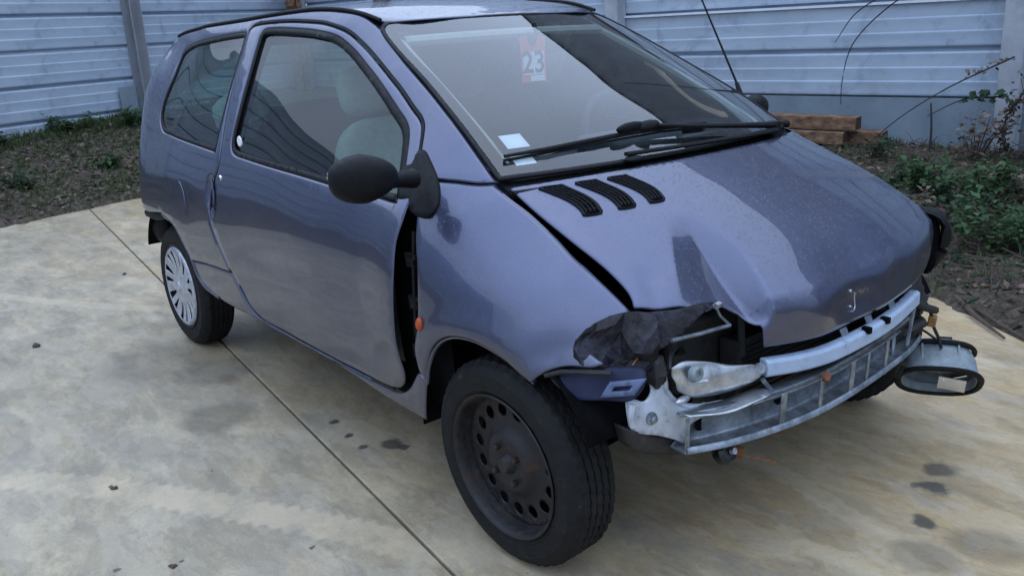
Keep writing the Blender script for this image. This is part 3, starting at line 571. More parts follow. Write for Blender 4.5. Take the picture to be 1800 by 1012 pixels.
for (x, y, h, r, n, m, lab) in (
    (-8.62, .95, .16, .26, 260, 'leaf_green', 'green weed at the foot of the left fence beside the post'),
    (-8.45, .30, .13, .22, 200, 'leaf_green', 'small green weed at the foot of the left fence, left of the post'),
    (-7.35, .30, .13, .16, 150, 'leaf_green', 'small bright weed halfway up the left bank'),
    (-7.0, -.45, .10, .25, 160, 'leaf_dark', 'flat dark green weed low on the left bank'),
    (-8.05, -.45, .14, .22, 180, 'leaf_dark', 'dark weed near the left picture edge under the fence')):
    shrub('weed', x, y, h, r, n, m, lab, L=.06, group='green weeds on the left bank')
for (x, y, h, r, n, m, lab) in (
    (-.80, 4.45, .62, .30, 260, 'leaf_dead', 'withered brown bush leaning on the foot of the right fence post'),
    (-.45, 4.20, .75, .36, 340, 'leaf_dark', 'tall dark bush at the right picture edge in front of the fence'),
    (-1.15, 4.30, .34, .28, 200, 'leaf_dead', 'low withered brown bush against the plinth, left of the right post'),
    (-.15, 3.55, .50, .36, 320, 'leaf_dark', 'tall dark weed bush at the right picture edge halfway up the bank')):
    shrub('dry_bush', x, y, h, r, n, m, lab, 9, group='bushes by the right fence')
def cane(pts, r, label, leaves=(), mat='leaf_red', n=14, L=.045, name='bramble_cane'):
    root = empty(name, pts[0]); tag(root, label, 'plant', 'bramble canes over the right fence'); P = [Vector(p)-Vector(pts[0]) for p in pts]; S = spline([tuple(p) for p in P], .06)
    MB().tube([tuple(p) for p in S], [r*(1-.6*i/len(S)) for i in range(len(S))], 6).build('stem', 'cane_dark', root)
    if leaves:
        it = []
        for k in range(n):
            t = random.uniform(*leaves); p = Vector(S[int(t*(len(S)-1))])+rv(.03); l = L*random.uniform(.6, 1.3); it.append((p, rv(1), Vector((0, -1, .5))+rv(.4), l, l*.6))
        V, F = leaf_mesh(it); mesh_from('leaves', V, F, mat, root, smooth=False)
cane([(-1.72, 4.62, 1.46), (-2.0, 4.55, 1.28), (-2.26, 4.55, 1.02), (-2.36, 4.6, .72), (-2.37, 4.62, .56)], .0065, 'long dark bramble cane hanging in an arc down the right fence')
cane([(-2.02, 4.60, 1.40), (-2.28, 4.6, 1.25), (-2.45, 4.62, 1.04)], .006, 'short thin bramble cane left of the long hanging one')
cane([(-1.12, 4.70, .92), (-1.45, 4.45, .72), (-1.72, 4.35, .52), (-1.98, 4.35, .29)], .007, 'bramble cane sloping down from the right post to the ground', (.0, .3), 'leaf_dead', 22)
cane([(-1.10, 4.62, .66), (-1.35, 4.5, .64), (-1.58, 4.46, .52)], .007, 'short bramble cane with dark leaves in front of the right post', (.0, .6), 'leaf_dark', 30, .06)
cane([(-1.60, 4.55, .10), (-1.59, 4.56, .38), (-1.62, 4.58, .60)], .012, 'thin upright stem standing against the concrete plinth')
cane([(-1.05, 4.62, .20), (-1.12, 4.64, .45), (-1.0, 4.66, .75), (-.98, 4.64, 1.0)], .012, 'dead reddish creeper climbing the right fence post', (.0, .6), 'leaf_red', 110, .045, 'dead_creeper')
# ---- litter nobody could count
def scatter(name, n, region, fn, mat, label, cat):
    V = []; F = []; k = 0
    while k < n:
        x, y = region(); z = float(ZI(x, y))
        if z < .012: continue
        v, f = fn(Vector((x, y, z))); b = len(V); V += [tuple(q) for q in v]; F += [tuple(i+b for i in q) for q in f]; k += 1
    tag(mesh_from(name, V, F, mat, smooth=False), label, cat, kind='stuff')
_zx = np.arange(-13, 5, .05); _zy = np.arange(-4, 6, .05); _ZG = verge_z(*np.meshgrid(_zx, _zy, indexing='ij')).reshape(len(_zx), len(_zy))
def ZI(x, y):
    i = min(max(int((x+13)/.05), 0), len(_zx)-1); j = min(max(int((y+4)/.05), 0), len(_zy)-1); return _ZG[i, j]
def reg_left(): return random.uniform(-9.3, -6.2), random.uniform(-2.5, 2.6)
def reg_right(): return random.uniform(-3.4, .9), random.uniform(1.55, 4.8)
def f_leaf(s):
    def g(p):
        l = s*random.uniform(.5, 1.3); d = Vector((random.uniform(-1, 1), random.uniform(-1, 1), random.uniform(-.1, .35))); return leaf_verts(p+Vector((0, 0, .006)), d, Vector((0, 0, 1))+rv(.6), l, l*.6, .5), LF
    return g
def f_blade(h):
    def g(p):
        V = []; F = []; m = 5
        for q in range(m):
            a = random.uniform(0, 6.28); hh = h*random.uniform(.5, 1.2); b = p+rv(.02); b.z = p.z-.005; w = Vector((math.cos(a), math.sin(a), 0))*.0035; t = Vector((math.cos(a+1.6), math.sin(a+1.6), 0))*hh*random.uniform(.2, .8)+Vector((0, 0, hh)); k = len(V)
            V += [b-w, b+w, b+t*.55+w*.7+Vector((0, 0, hh*.1)), b+t]; F += [(k, k+1, k+2), (k, k+2, k+3)]
        return V, F
    return g
def f_twig(s):
    def g(p):
        d = Vector((random.uniform(-1, 1), random.uniform(-1, 1), random.uniform(-.15, .25))).normalized()*s*random.uniform(.4, 1.4); w = Vector((-d.y, d.x, 0)).normalized()*.003; u = Vector((0, 0, .005)); p = p+Vector((0, 0, .008))
        return [p-w, p+w, p+u, p+d-w*.6, p+d+w*.6, p+d+u], [(0, 1, 4, 3), (1, 2, 5, 4), (2, 0, 3, 5), (0, 2, 1), (3, 4, 5)]
    return g
scatter('dead_leaf_litter', 5200, reg_left, f_leaf(.055), 'leaf_dead', 'brown fallen leaves strewn over the left bank', 'leaf litter')
scatter('dead_leaf_litter', 5600, reg_right, f_leaf(.045), 'leaf_dead', 'brown fallen leaves strewn over the right verge', 'leaf litter')
scatter('twig_litter', 4200, reg_right, f_twig(.16), 'twig_brown', 'dry twigs and stalks lying on the right verge', 'twigs')
scatter('grass', 2600, lambda: (random.uniform(-9.3, -6.3), random.uniform(-2.5, 2.6)) if random.random() < .65 else (lambda s: (-8.25-.39*s+random.uniform(-.1, .25), -.38+.92*s))(random.uniform(-2, 3)), f_blade(.07), 'grass_blade', 'short grass growing on the left bank', 'grass')
scatter('grass', 1300, reg_right, f_blade(.07), 'grass_blade', 'short grass growing on the right verge', 'grass')
scatter('green_leaf_cover', 2600, lambda: (random.uniform(-9.2, -6.3), random.uniform(-2.5, 2.6)), f_leaf(.045), 'leaf_dark', 'small green ground leaves on the left bank', 'ground cover')
scatter('green_leaf_cover', 2200, lambda: (random.gauss(-.7, .9), random.gauss(3.0, .8)), f_leaf(.05), 'leaf_dark', 'small green ground leaves on the right verge', 'ground cover')
def stick(pts, r, label):
    o = MB().tube(pts, [r]*(len(pts)-1)+[r*.5], 6).build('fallen_stick', 'twig_brown'); tag(o, label, 'stick', 'sticks lying on the concrete edge')
stick([(-.16, 1.98, .022), (.0, 1.80, .020), (.20, 1.62, .014)], .010, 'longer brown stick lying over the concrete edge behind the dangling lamp')
stick([(-.05, 1.90, .024), (.12, 1.76, .018), (.27, 1.66, .012)], .007, 'thinner brown stick beside the longer one on the concrete edge')
# crumbs of dirt on the slab
for k, (x, y, s, lab) in enumerate(((-2.86, -1.30, .022, 'dark dirt clod alone on the concrete, left of the rear wheel'), (-1.16, -1.43, .011, 'small black crumb on the pale concrete in the left foreground'), (-3.9, -.60, .014, 'small dark crumb on the far concrete near the left bank'), (-.60, -1.44, .011, 'tiny dark crumb at the bottom edge of the picture'), (.20, .95, .010, 'tiny dark crumb on the sandy concrete below the dangling lamp'), (.33, 1.10, .013, 'dark crumb on the sandy concrete right of the dangling lamp'))):
    tag(MB().ell((0, 0, s*.3), (s, s*.7, s*.45), (0, 0, k*1.3), 10, 6, lambda v: v*(1+.25*math.sin(5*v.x+7*v.y+k))).build('dirt_clod', 'twig_brown', None, 60, (x, y, 0)), lab, 'dirt', 'crumbs of dirt on the concrete')
# ================================================================ THE CAR
car = empty('hatchback_car', (0, 0, 0)); CAR = car
tag(car, 'wrecked violet grey three-door hatchback car with missing front bumper, parked on the concrete', 'car')
def sideS(off=0., mod=None):
    def fn(v):
        w = side_w(v[:, 0], v[:, 1])+off
        if mod is not None: w = w+mod(v)
        return np.c_[v[:, 0], -w, v[:, 1]]
    return fn
def sst(a, b, x): t = np.clip((x-a)/(b-a), 0, 1); return t*t*(3-2*t)
def xyz_side(pts, off=0.):
    p = np.array(pts, float); w = side_w(p[:, 0], p[:, 1])+off; return np.c_[p[:, 0], -w, p[:, 1]]

# ---- windscreen edge line (A pillar), roof rail
APIL = np.array([(-.167, .62, .943), (-.35, .59, 1.055), (-.54, .555, 1.155), (-.73, .52, 1.25), (-.923, .479, 1.343)])
def cr1(xs, ys, q):
    """smooth 1-D interpolation (Catmull-Rom / finite difference Hermite)"""
    xs = np.asarray(xs, float); ys = np.asarray(ys, float); q = np.clip(np.asarray(q, float), xs[0], xs[-1]); m = np.gradient(ys, xs, axis=0)
    i = np.clip(np.searchsorted(xs, q)-1, 0, len(xs)-2); h = xs[i+1]-xs[i]; t = (q-xs[i])/h
    if ys.ndim > 1: t = t[:, None]; h = h[:, None]
    return (2*t**3-3*t**2+1)*ys[i]+(t**3-2*t**2+t)*h*m[i]+(-2*t**3+3*t**2)*ys[i+1]+(t**3-t**2)*h*m[i+1]
WS_L = .87
def screen(v, off=0.):
    """v = (across, up) in metres; off = lift along the outward normal"""
    a = v[:, 0]/.62; b = v[:, 1]/WS_L; E = cr1(np.linspace(0, 1, 5), APIL, np.clip(b, 0, 1))
    # straight continuation below / above
    E = E+np.where(b < 0, b, np.where(b > 1, b-1, 0))[:, None]*np.array([-.72, -.12, .42])
    dx = .115-.045*b; k = (1-np.abs(a)**2.3)
    P = np.c_[E[:, 0]+dx*k, a*E[:, 1], E[:, 2]+.008*k]
    return P+off*np.array([.47, 0, .88])
RAIL = np.array(OUT['rail'][0]); RAIL = RAIL[np.argsort(RAIL[:, 0])]
RAIL = np.vstack([[(-2.52, 1.325)], [(-2.38, 1.35)], RAIL])
def rail_z(x): return cr1(RAIL[:, 0], RAIL[:, 1], x)
def rail_y(x): return side_w(x, rail_z(x))
ROOF_C = np.array([(-2.55, 1.345), (-2.2, 1.40), (-1.8, 1.425), (-1.4, 1.425), (-1.1, 1.398), (-.95, 1.372), (-.84, 1.354)])
def roof(v, off=0.):
    x = v[:, 0]; xe = np.clip(x, -2.5, -.90); yr = rail_y(xe); zr = rail_z(xe); t = v[:, 1]/.5; zc = cr1(ROOF_C[:, 0], ROOF_C[:, 1], x)
    return np.c_[x, t*yr, zr+(zc-zr)*(1-np.abs(t)**2.4)+off]

# ---- bonnet surface, v = (s along from the screen to the nose, y)
HS = [0, .14, .28, .40, .49, .535, .552, .565, .60, .65]
HC = np.array([(-.02, .950), (.10, .897), (.22, .836), (.32, .778), (.40, .727), (.443, .696), (.459, .683), (.466, .662), (.470, .615), (.468, .562)])
HR = np.array([(-.155, .934), (-.05, .880), (.06, .823), (.16, .768), (.235, .726), (.272, .702), (.285, .692), (.291, .676), (.296, .645), (.30, .60)])
HL = np.array([(-.155, .936), (-.03, .888), (.09, .843), (.20, .795), (.29, .748), (.335, .719), (.349, .709), (.356, .690), (.362, .650), (.366, .60)])
def bonnet(v, off=0.):
    s, y = v[:, 0], v[:, 1]; c = cr1(HS, HC, s); r = cr1(HS, HR, s); l = cr1(HS, HL, s)
    t = (np.clip(np.abs(y)/.62, 0, 1.1)**2.2)[:, None]; e = np.where((y < 0)[:, None], r, l); q = c*(1-t)+e*t
    x, z = q[:, 0].copy(), q[:, 1].copy()
    # crumple: a gusset running from the middle of the bonnet down to the smashed lamp opening
    ax = np.array([.245, -.305]); bx = np.array([.545, -.325]); d = bx-ax; L = np.linalg.norm(d); d /= L; nrm = np.array([-d[1], d[0]])
    w = np.c_[s, y]-ax; tt = np.clip((w@d)/L, 0, 1.2); lat = w@nrm       # + lat = towards the car's left
    tc = np.clip(tt, 0, 1); wl = .040+.145*tc; wr = .018+.042*np.sin(math.pi*np.clip(tc*.85+.08, 0, 1))
    u = np.where(lat < 0, -lat/wl, lat/wr); prof = np.clip(1-u, 0, 1)
    dep = .066*sst(0, 1, tc)**.62*prof*(1-sst(.545, .60, s))
    rim_ = 0.
    z += rim_-dep*.85; x += rim_*.4-dep*.50
    # secondary buckles and a kinked lip
    for (a0, a1, b0, b1, wd, dp) in ((.40, -.50, .535, -.555, .030, .007), (.585, -.27, .635, -.15, .018, .008)):
        e0 = np.array([a0, a1]); e1 = np.array([b0, b1])-e0; LL = np.linalg.norm(e1); e1 = e1/LL; ww = np.c_[s, y]-e0; q1 = ww@e1/LL; q2 = np.abs(ww@np.array([-e1[1], e1[0]]))
        k = np.clip(1-q2/wd, 0, 1)*np.clip(q1*3, 0, 1)*np.clip((1.15-q1)*4, 0, 1)*(q1 > 0); z -= dp*k*.8; x -= dp*k*.5
    # pressed-in nose and softer waves
    z += -.012*np.exp(-(((s-.52)/.07)**2+((y-.05)/.16)**2))+.007*np.exp(-(((s-.44)/.10)**2+((y-.28)/.18)**2))
    x += -.020*np.exp(-(((s-.60)/.05)**2+((y-.02)/.10)**2))+.010*np.exp(-(((s-.60)/.05)**2+((y+.16)/.07)**2))-.012*np.exp(-(((s-.58)/.05)**2+((y-.24)/.06)**2))
    n = np.array([.47, 0, .88]); return np.c_[x, y, z]+off*n

# ---- outlines
door_o = outline(OUT['door'], .016); dwin_o = outline(OUT['door_window'], .014); qwin_o = outline(OUT['quarter_window'], .014)
def seg(name, i=0): return [tuple(p) for p in OUT[name][i]]
a_edge = [(p[0], p[2]) for p in APIL]
rail_seg = [(-.923, 1.343)]+[tuple(p) for p in RAIL[::-1]][1:]
rear_edge = [(-2.52, 1.325), (-2.60, 1.22), (-2.69, 1.05), (-2.76, .88), (-2.79, .72), (-2.79, .60)]
side_o = outline([seg('seam')[::-1][:-1]+[(-.172, .941)], a_edge, rail_seg, rear_edge, [(-2.79, .60), (-2.55, .592), (-2.305, .618)],
                  [(-2.305, .618)]+seg('rear_arch')[1:], seg('sill_crease'), OUT['door'][2], OUT['door'][3], [OUT['door'][3][-1], seg('seam')[-1]]], .016)
g = .0035   # half the width of a shut line
def handle_dent(v): return -.022*np.clip(1-(((v[:, 0]+1.668)/.042)**2+((v[:, 1]-.765)/.075)**2), 0, 1)**.6
def door_mod(v):
    x, z = v[:, 0], v[:, 1]
    flare = .020*sst(-.60, -.37, x)*sst(.36, .55, z)*(1-sst(.86, .95, z))
    waves = .004*np.sin(x*7.3+z*3)*sst(.35, .5, z)*(1-sst(.75, .9, z))
    crease = -.006*np.exp(-((z-.60-.05*(x+1))/.05)**2)*sst(-1.6, -1.2, x)*(1-sst(-.7, -.45, x))
    return handle_dent(v)+flare+waves*.5+crease
def quarter_mod(v): return handle_dent(v)-.005*np.exp(-(((v[:, 0]+1.98)/.12)**2+((v[:, 1]-.70)/.08)**2))
body_side, body_side_l = panel('body_side', sideS(0, quarter_mod), offset(side_o, .0018), [offset(qwin_o, -.002)], parent=car, h=.032, mirror=True, thick=.0025, refine=((-1.70, .765, .10, .012),))
door, door_l = panel('door', sideS(0, door_mod), offset(door_o, g+.001), [offset(dwin_o, -.001)], parent=car, h=.030, mirror=True, thick=.0025, refine=((-1.65, .765, .10, .012),))
door['label'] = 'right door with its front edge bent outwards'
# sill
sill_o = outline([seg('sill_crease'), seg('sill_top')[0:], seg('front_arch', 0)[::-1], seg('sill_bottom')[::-1], [seg('sill_bottom')[0], seg('rear_arch', 0)[-1]]], .018)
panel('sill', sideS(-.004), offset(sill_o, .002), parent=car, h=.04, mirror=True, thick=.003)
# front wing: hood line -> crushed front -> wheel arch -> rear edge
hood_line = [(-.172, .941), (-.05, .884), (.06, .8275), (.16, .7725), (.235, .731), (.283, .702)]
def wing_mod(v):
    x, z = v[:, 0], v[:, 1]
    arch = .010*np.exp(-((np.hypot(x+.06, z-.283)-.335)/.035)**2)*(x < .2)
    buckle = -.018*np.exp(-(((x-.20)/.06)**2+((z-.615)/.045)**2))+.010*np.exp(-(((x-.12)/.06)**2+((z-.63)/.05)**2))
    return arch+buckle
wing_o = outline([seg('seam')[::-1][1:-1]+[(-.172, .941)], hood_line, [(.283, .702)]+seg('fender_low', 1)[::-1][1:], seg('fender_low', 0)[::-1], seg('front_arch', 1)[::-1], seg('fender_rear')[::-1], [seg('fender_rear')[0], seg('seam')[-2]]], .014)
wing = panel('front_wing', sideS(0, wing_mod), offset(wing_o, .002), parent=car, h=.024, thick=.0025)
wing['label'] = 'right front wing with its crushed front end'
# left wing stays nearly whole: mirrored, open at the lamp
wl_o = outline([seg('seam')[::-1][1:-1]+[(-.172, .941)], hood_line, [(.283, .702), (.30, .66), (.29, .60), (.26, .56), (.20, .54), seg('front_arch', 1)[-1]], seg('front_arch', 1)[::-1], seg('fender_rear')[::-1], [seg('fender_rear')[0], seg('seam')[-2]]], .02)
V, F, e = trim(offset(wl_o, .002), (), .035); P = sideS()(V)*np.array([1, -1, 1]); P[:, 0] += np.clip((P[:, 0]-.0)/.28, 0, 1.1)*.06; P[:, 2] += np.clip((P[:, 0]-.0)/.28, 0, 1)*.012
solid(mesh_from('front_wing', P, F[:, ::-1], 'car_paint', car), .0025)
# rolled lips of the wheel arches
for nm, mir in (('front', 0), ('rear', 0), ('front', 1), ('rear', 1)):
    s = spline(seg('front_arch', 1), .02) if nm == 'front' else np.vstack([spline(seg('rear_arch', 0), .02), spline(seg('rear_arch', 1), .02)[1:]])
    p = xyz_side(s, -.006); p[:, 1] *= (-1 if mir else 1)
    MB().tube([tuple(q) for q in p], .0065, 8).build('wheel_arch_lip', 'car_paint', car)

# ---- bonnet with its cut-outs
bon_segs = [[(.006, -.605), (.14, -.604), (.28, -.595), (.40, -.583), (.49, -.588), (.528, -.602)],
            [(.528, -.602), (.534, -.56), (.538, -.50), (.540, -.455), (.535, -.43)],
            [(.535, -.43), (.524, -.405), (.518, -.385), (.526, -.365), (.538, -.345)],
            [(.535, -.345), (.57, -.332), (.60, -.330), (.645, -.325)],
            [(.645, -.325), (.648, -.2), (.648, 0), (.645, .25), (.640, .42)],
            [(.640, .42), (.62, .50), (.585, .55), (.54, .585), (.50, .60)],
            [(.50, .60), (.3, .607), (.006, .607)], [(.006, .607), (.004, .3), (.004, 0), (.004, -.3), (.006, -.605)]]
bon_o = outline(bon_segs, .013)
bon = panel('bonnet', bonnet, bon_o, parent=car, h=.016, thick=.003, inward=(-.3, 0, -1), refine=((.45, -.36, .15, .0075),))
bon['label'] = 'buckled bonnet with a deep crease above the right lamp opening'
# air vents: three curved grilles sunk into the bonnet beside the screen
VENT = [((-.128, -.470), (.046, -.462)), ((-.122, -.360), (.066, -.378)), ((-.105, -.248), (.095, -.300))]
def bon_xy(x, y):
    s = np.linspace(0, .5, 200); P = bonnet(np.c_[s, np.full(200, y)]); return float(np.interp(x, P[:, 0], s))
for k, (A, B) in enumerate(VENT):
    yc = (A[1]+B[1])/2; s0 = .036+.002*k; L = .150-.006*k; wv = .052-.002*k; y0 = (-.508, -.418, -.332)[k]
    def cen(t): return s0+t*L, y0+.020*math.sin(t*math.pi*1.0-.6)-.030*t*0
    def rim(o):
        pts = []
        for t in np.linspace(0, 1, 12): c = cen(t); pts.append((c[0], c[1]+wv*.5*(1-.25*t)+o))
        for t in np.linspace(1, 0, 12): c = cen(t); pts.append((c[0], c[1]-wv*.5*(1-.25*t)-o))
        return outline([pts+[pts[0]]], .008)
    vent = panel('air_vent', lambda v: bonnet(v, .0045), rim(.004), [rim(-.005)], 'black_plastic', car, h=.02, roll=0, curl=0, thick=.006)
    panel('vent_bed', lambda v: bonnet(v, .0032), rim(-.002), (), 'void_black', vent, h=.02, roll=0, curl=0)
    for j in range(4):                                    # long curved louvres
        f = (j-1.5)/4.
        pts = []
        for t in np.linspace(.03, .97, 10):
            c = cen(t); pts.append(tuple(bonnet(np.array([[c[0], c[1]+f*wv*(1-.25*t)]]), .006)[0]))
        MB().tube(pts, .0028, 6, flat=.8).build('louvre', 'black_plastic', vent)
    for t in (.12, .31, .5, .69, .88):
        c = cen(t); w2 = wv*.5*(1-.25*t)
        MB().tube([tuple(bonnet(np.array([[c[0], c[1]-w2]]), .0052)[0]), tuple(bonnet(np.array([[c[0], c[1]+w2]]), .0052)[0])], .0016, 5).build('crossbar', 'black_plastic', vent)
# left-over badge marks on the nose
bd = MB().tube([tuple(q) for q in bonnet(spline([(.585, .012), (.605, .016), (.622, .014), (.628, .002), (.626, -.006)], .004), .004)], .0022, 6).build('badge_remnant', 'bright_alloy', bon)
MB().ell(tuple(bonnet(np.array([[.575, -.012]]), .002)[0]), (.004, .005, .004)).build('badge_remnant', 'bright_alloy', bon)
MB().ell(tuple(bonnet(np.array([[.612, -.006]]), .002)[0]), (.004, .003, .003)).build('badge_remnant', 'bright_alloy', bon)

# ---- windscreen, its black border, seals
def ring_uv(d, bot=0., top=0.):
    w = .62-d
    s = [[(-w, .012+bot), (-w*.7, .010+bot), (0, .008+bot), (w*.7, .010+bot), (w, .012+bot)], [(w, .012+bot), (w, .45), (w, WS_L-.012-top-.03), (w-.03, WS_L-.010-top)], [(w-.03, WS_L-.010-top), (0, WS_L-.008-top), (-w+.03, WS_L-.010-top)], [(-w+.03, WS_L-.010-top), (-w, WS_L-.012-top-.03), (-w, .45), (-w, .012+bot)]]
    return outline(s, .02)
scr = panel('windscreen', lambda v: screen(v, .004), ring_uv(.012), (), 'windscreen_glass', car, h=.045, roll=0, curl=0)
panel('screen_border', lambda v: screen(v, .000), ring_uv(.010), [ring_uv(.052, .055, .028)], 'black_gloss', scr, h=.05, roll=0, curl=0)
panel('screen_seal', lambda v: screen(v, .006), ring_uv(.002, -.008, -.006), [ring_uv(.014, .004, .004)], 'seal_rubber', scr, h=.05, roll=0, curl=0, thick=.008)
# stickers low on the screen
for (cx, cy, w, h) in ((-.508, .150, .062, .058), (-.522, .072, .055, .040)):
    st = outline([[(cx-w/2, cy-h/2), (cx+w/2, cy-h/2)], [(cx+w/2, cy-h/2), (cx+w/2, cy+h/2)], [(cx+w/2, cy+h/2), (cx-w/2, cy+h/2)], [(cx-w/2, cy+h/2), (cx-w/2, cy-h/2)]], .02)
    panel('windscreen_sticker', lambda v: screen(v, .002), st, (), 'paper_white', scr, h=.03, roll=0, curl=0)
    for q in range(3):
        yy = cy+h*(.22-.22*q); st = outline([[(cx-w*.38, yy-.003), (cx+w*(.3-.1*q), yy-.003)], [(cx+w*(.3-.1*q), yy-.003), (cx+w*(.3-.1*q), yy+.003)], [(cx+w*(.3-.1*q), yy+.003), (cx-w*.38, yy+.003)], [(cx-w*.38, yy+.003), (cx-w*.38, yy-.003)]], .01)
# ---- scuttle (cowl) under the screen
cow = outline([[(-.60, -.040), (-.3, -.055), (0, -.060), (.3, -.055), (.60, -.040)], [(.60, -.040), (.61, .012)], [(.61, .012), (0, .010), (-.61, .012)], [(-.61, .012), (-.60, -.040)]], .02)
panel('scuttle_panel', lambda v: screen(v, -.012), cow, (), 'black_plastic', car, h=.03, roll=0, curl=0, thick=.004)
MB().tube([tuple(q) for q in screen(np.c_[np.linspace(-.60, .60, 24), np.full(24, -.045)], -.004)], .007, 8).build('bonnet_seal', 'seal_rubber', car)
for y in (-.45, -.30, -.15, .0, .15, .3, .45):
    q = screen(np.array([[y, -.02]]), -.008)[0]; MB().box(tuple(q), (.030, .10, .004), (0, rad(28), 0)).build('scuttle_slot', 'void_black', car)
# ---- single wiper
wp = [tuple(q) for q in screen(np.array([(-.575, .075), (-.45, .082), (-.30, .092), (-.17, .098), (-.05, .098), (.05, .092), (.14, .085)]), .018)]
wiper = MB().tube(wp, [.0045, .006, .007, .0075, .007, .006, .0045], 8, flat=1.1).build('wiper_blade', 'black_plastic', car)
MB().tube([tuple(q) for q in screen(np.array([(-.575, .072), (-.30, .088), (-.05, .094), (.14, .082)]), .008)], .004, 6).build('wiper_rubber', 'seal_rubber', wiper)
MB().ell(tuple(screen(np.array([[-.17, .105]]), .030)[0]), (.014, .062, .016), (0, rad(28), rad(4))).build('wiper_clip', 'black_plastic', wiper)
MB().ell(tuple(screen(np.array([[-.115, .098]]), .034)[0]), (.018, .036, .013), (rad(10), rad(28), rad(-22))).build('wiper_hinge', 'black_plastic', wiper)
MB().tube([tuple(q) for q in np.vstack([screen(np.array([(-.13, .10)]), .036), screen(np.array([(.05, .070), (.25, .035), (.43, .004)]), .030)])], [.006, .0065, .008, .011], 8, flat=1.4).build('wiper_arm', 'black_plastic', wiper)
MB().tube([tuple(q) for q in screen(np.array([(-.26, .012), (-.05, .006), (.2, -.004), (.42, -.012)]), .022)], [.006, .006, .007, .009], 8, flat=1.6).build('wiper_linkage', 'black_plastic', wiper)
MB().lathe([(.0, .03), (.02, .03), (.024, .0), (.024, -.03)], 16, 'z').build('wiper_pivot', 'black_plastic', wiper, loc=tuple(screen(np.array([[.44, -.004]]), .012)[0]))
MB().ell(tuple(screen(np.array([[.60, .01]]), .010)[0]), (.018, .014, .014)).build('screen_corner_clip', 'black_plastic', car)
MB().ell(tuple(screen(np.array([[-.24, .000]]), .012)[0]), (.02, .030, .010)).build('washer_jet', 'black_plastic', car)

# ---- roof
ro = outline([[(-.915, -.487), (-.87, -.40), (-.848, -.2), (-.845, 0), (-.848, .2), (-.87, .40), (-.915, .487)], [(-.915, .487), (-1.2, .492), (-1.8, .492), (-2.44, .49)], [(-2.44, .49), (-2.50, .3), (-2.52, 0), (-2.50, -.3), (-2.44, -.49)], [(-2.44, -.49), (-1.8, -.492), (-1.2, -.492), (-.915, -.487)]], .03)
panel('roof', roof, ro, parent=car, h=.05, thick=.003, inward=(0, 0, -1))
panel('headliner', lambda v: roof(v*np.array([1, .97])+np.array([-.0, 0]), -.035), ro, (), 'pale_trim', car, h=.09, roll=0, curl=0, flip=True)
for sgn in (1, -1):
    xs = np.linspace(-.915, -2.44, 40); p = np.c_[xs, -sgn*rail_y(xs)*.992, rail_z(xs)+.004]
    MB().tube([tuple(q) for q in p], .0062, 8, flat=.9).build('roof_trim', 'seal_rubber', car)

# ---- rear end
RX = np.array([(.30, -2.77), (.60, -2.79), (.72, -2.79), (.88, -2.76), (1.05, -2.69), (1.22, -2.60), (1.325, -2.52), (1.36, -2.47)])
def rear(v, off=0.):
    z = v[:, 1]; x = cr1(RX[:, 0], RX[:, 1], z); w = side_w(x, z); t = v[:, 0]/.7; return np.c_[x-.085*(1-np.abs(t)**2.6)-off, v[:, 0]/.7*w, z]
rg = outline([[(-.58, .98), (.58, .98)], [(.58, .98), (.60, 1.1), (.56, 1.28)], [(.56, 1.28), (-.56, 1.28)], [(-.56, 1.28), (-.60, 1.1), (-.58, .98)]], .04)
panel('tailgate', rear, outline([[(-.695, .60), (.695, .60)], [(.695, .60), (.695, 1.325)], [(.695, 1.325), (0, 1.345), (-.695, 1.325)], [(-.695, 1.325), (-.695, .60)]], .04), [offset(rg, -.0)], parent=car, h=.06, thick=.003, inward=(1, 0, 0), flip=True)
panel('rear_window', lambda v: rear(v, .006), rg, (), 'side_glass', car, h=.08, roll=0, curl=0, flip=True)
for s in (-1, 1):
    panel('tail_lamp', lambda v: rear(v, .008), outline([[(s*.52, .66), (s*.68, .66)], [(s*.68, .66), (s*.68, .84)], [(s*.68, .84), (s*.56, .84), (s*.52, .66)]], .03), (), 'tag_red', car, h=.05, roll=0, curl=0, flip=True)
MB().box((-2.62, 0, .46), (.24, 1.05, .26)).build('rear_crossmember', 'void_black', car)
for s in (-1, 1): MB().tube([(-2.30, s*.775, .60), (-2.45, s*.79, .585), (-2.62, s*.77, .575), (-2.76, s*.72, .585)], [.012, .02, .022, .02], 8, flat=.7).build('rear_bumper_stub', 'seal_rubber', car)
MB().ell((-2.66, -.70, .50), (.09, .05, .09)).build('bumper_remnant', 'black_plastic', car)

# ---- side glass
def ring_panel(name, o, inset, off, mat, parent, thick=.006):
    return panel(name, sideS(off), offset(o, -.004), [offset(o, inset)], mat, parent, h=.05, roll=0, curl=0, thick=thick, mirror=True)
sea = ring_panel('window_seal', dwin_o, .017, -.003, 'seal_rubber', None)
sea[0].parent = door; sea[1].parent = door_l
for (d, off) in ((door, 1), (door_l, -1)):
    V, F, e = trim(offset(dwin_o, .006), (), .05, roll=0); P = sideS(-.014)(V)*np.array([1, off, 1]); mesh_from('window_glass', P, F if off == 1 else F[:, ::-1], 'side_glass', d)
q = ring_panel('quarter_seal', qwin_o, .014, -.003, 'seal_rubber', car)
for off in (1, -1):
    V, F, e = trim(offset(qwin_o, .004), (), .05, roll=0); P = sideS(-.008)(V)*np.array([1, off, 1]); mesh_from('quarter_glass', P, F if off == 1 else F[:, ::-1], 'side_glass', car)
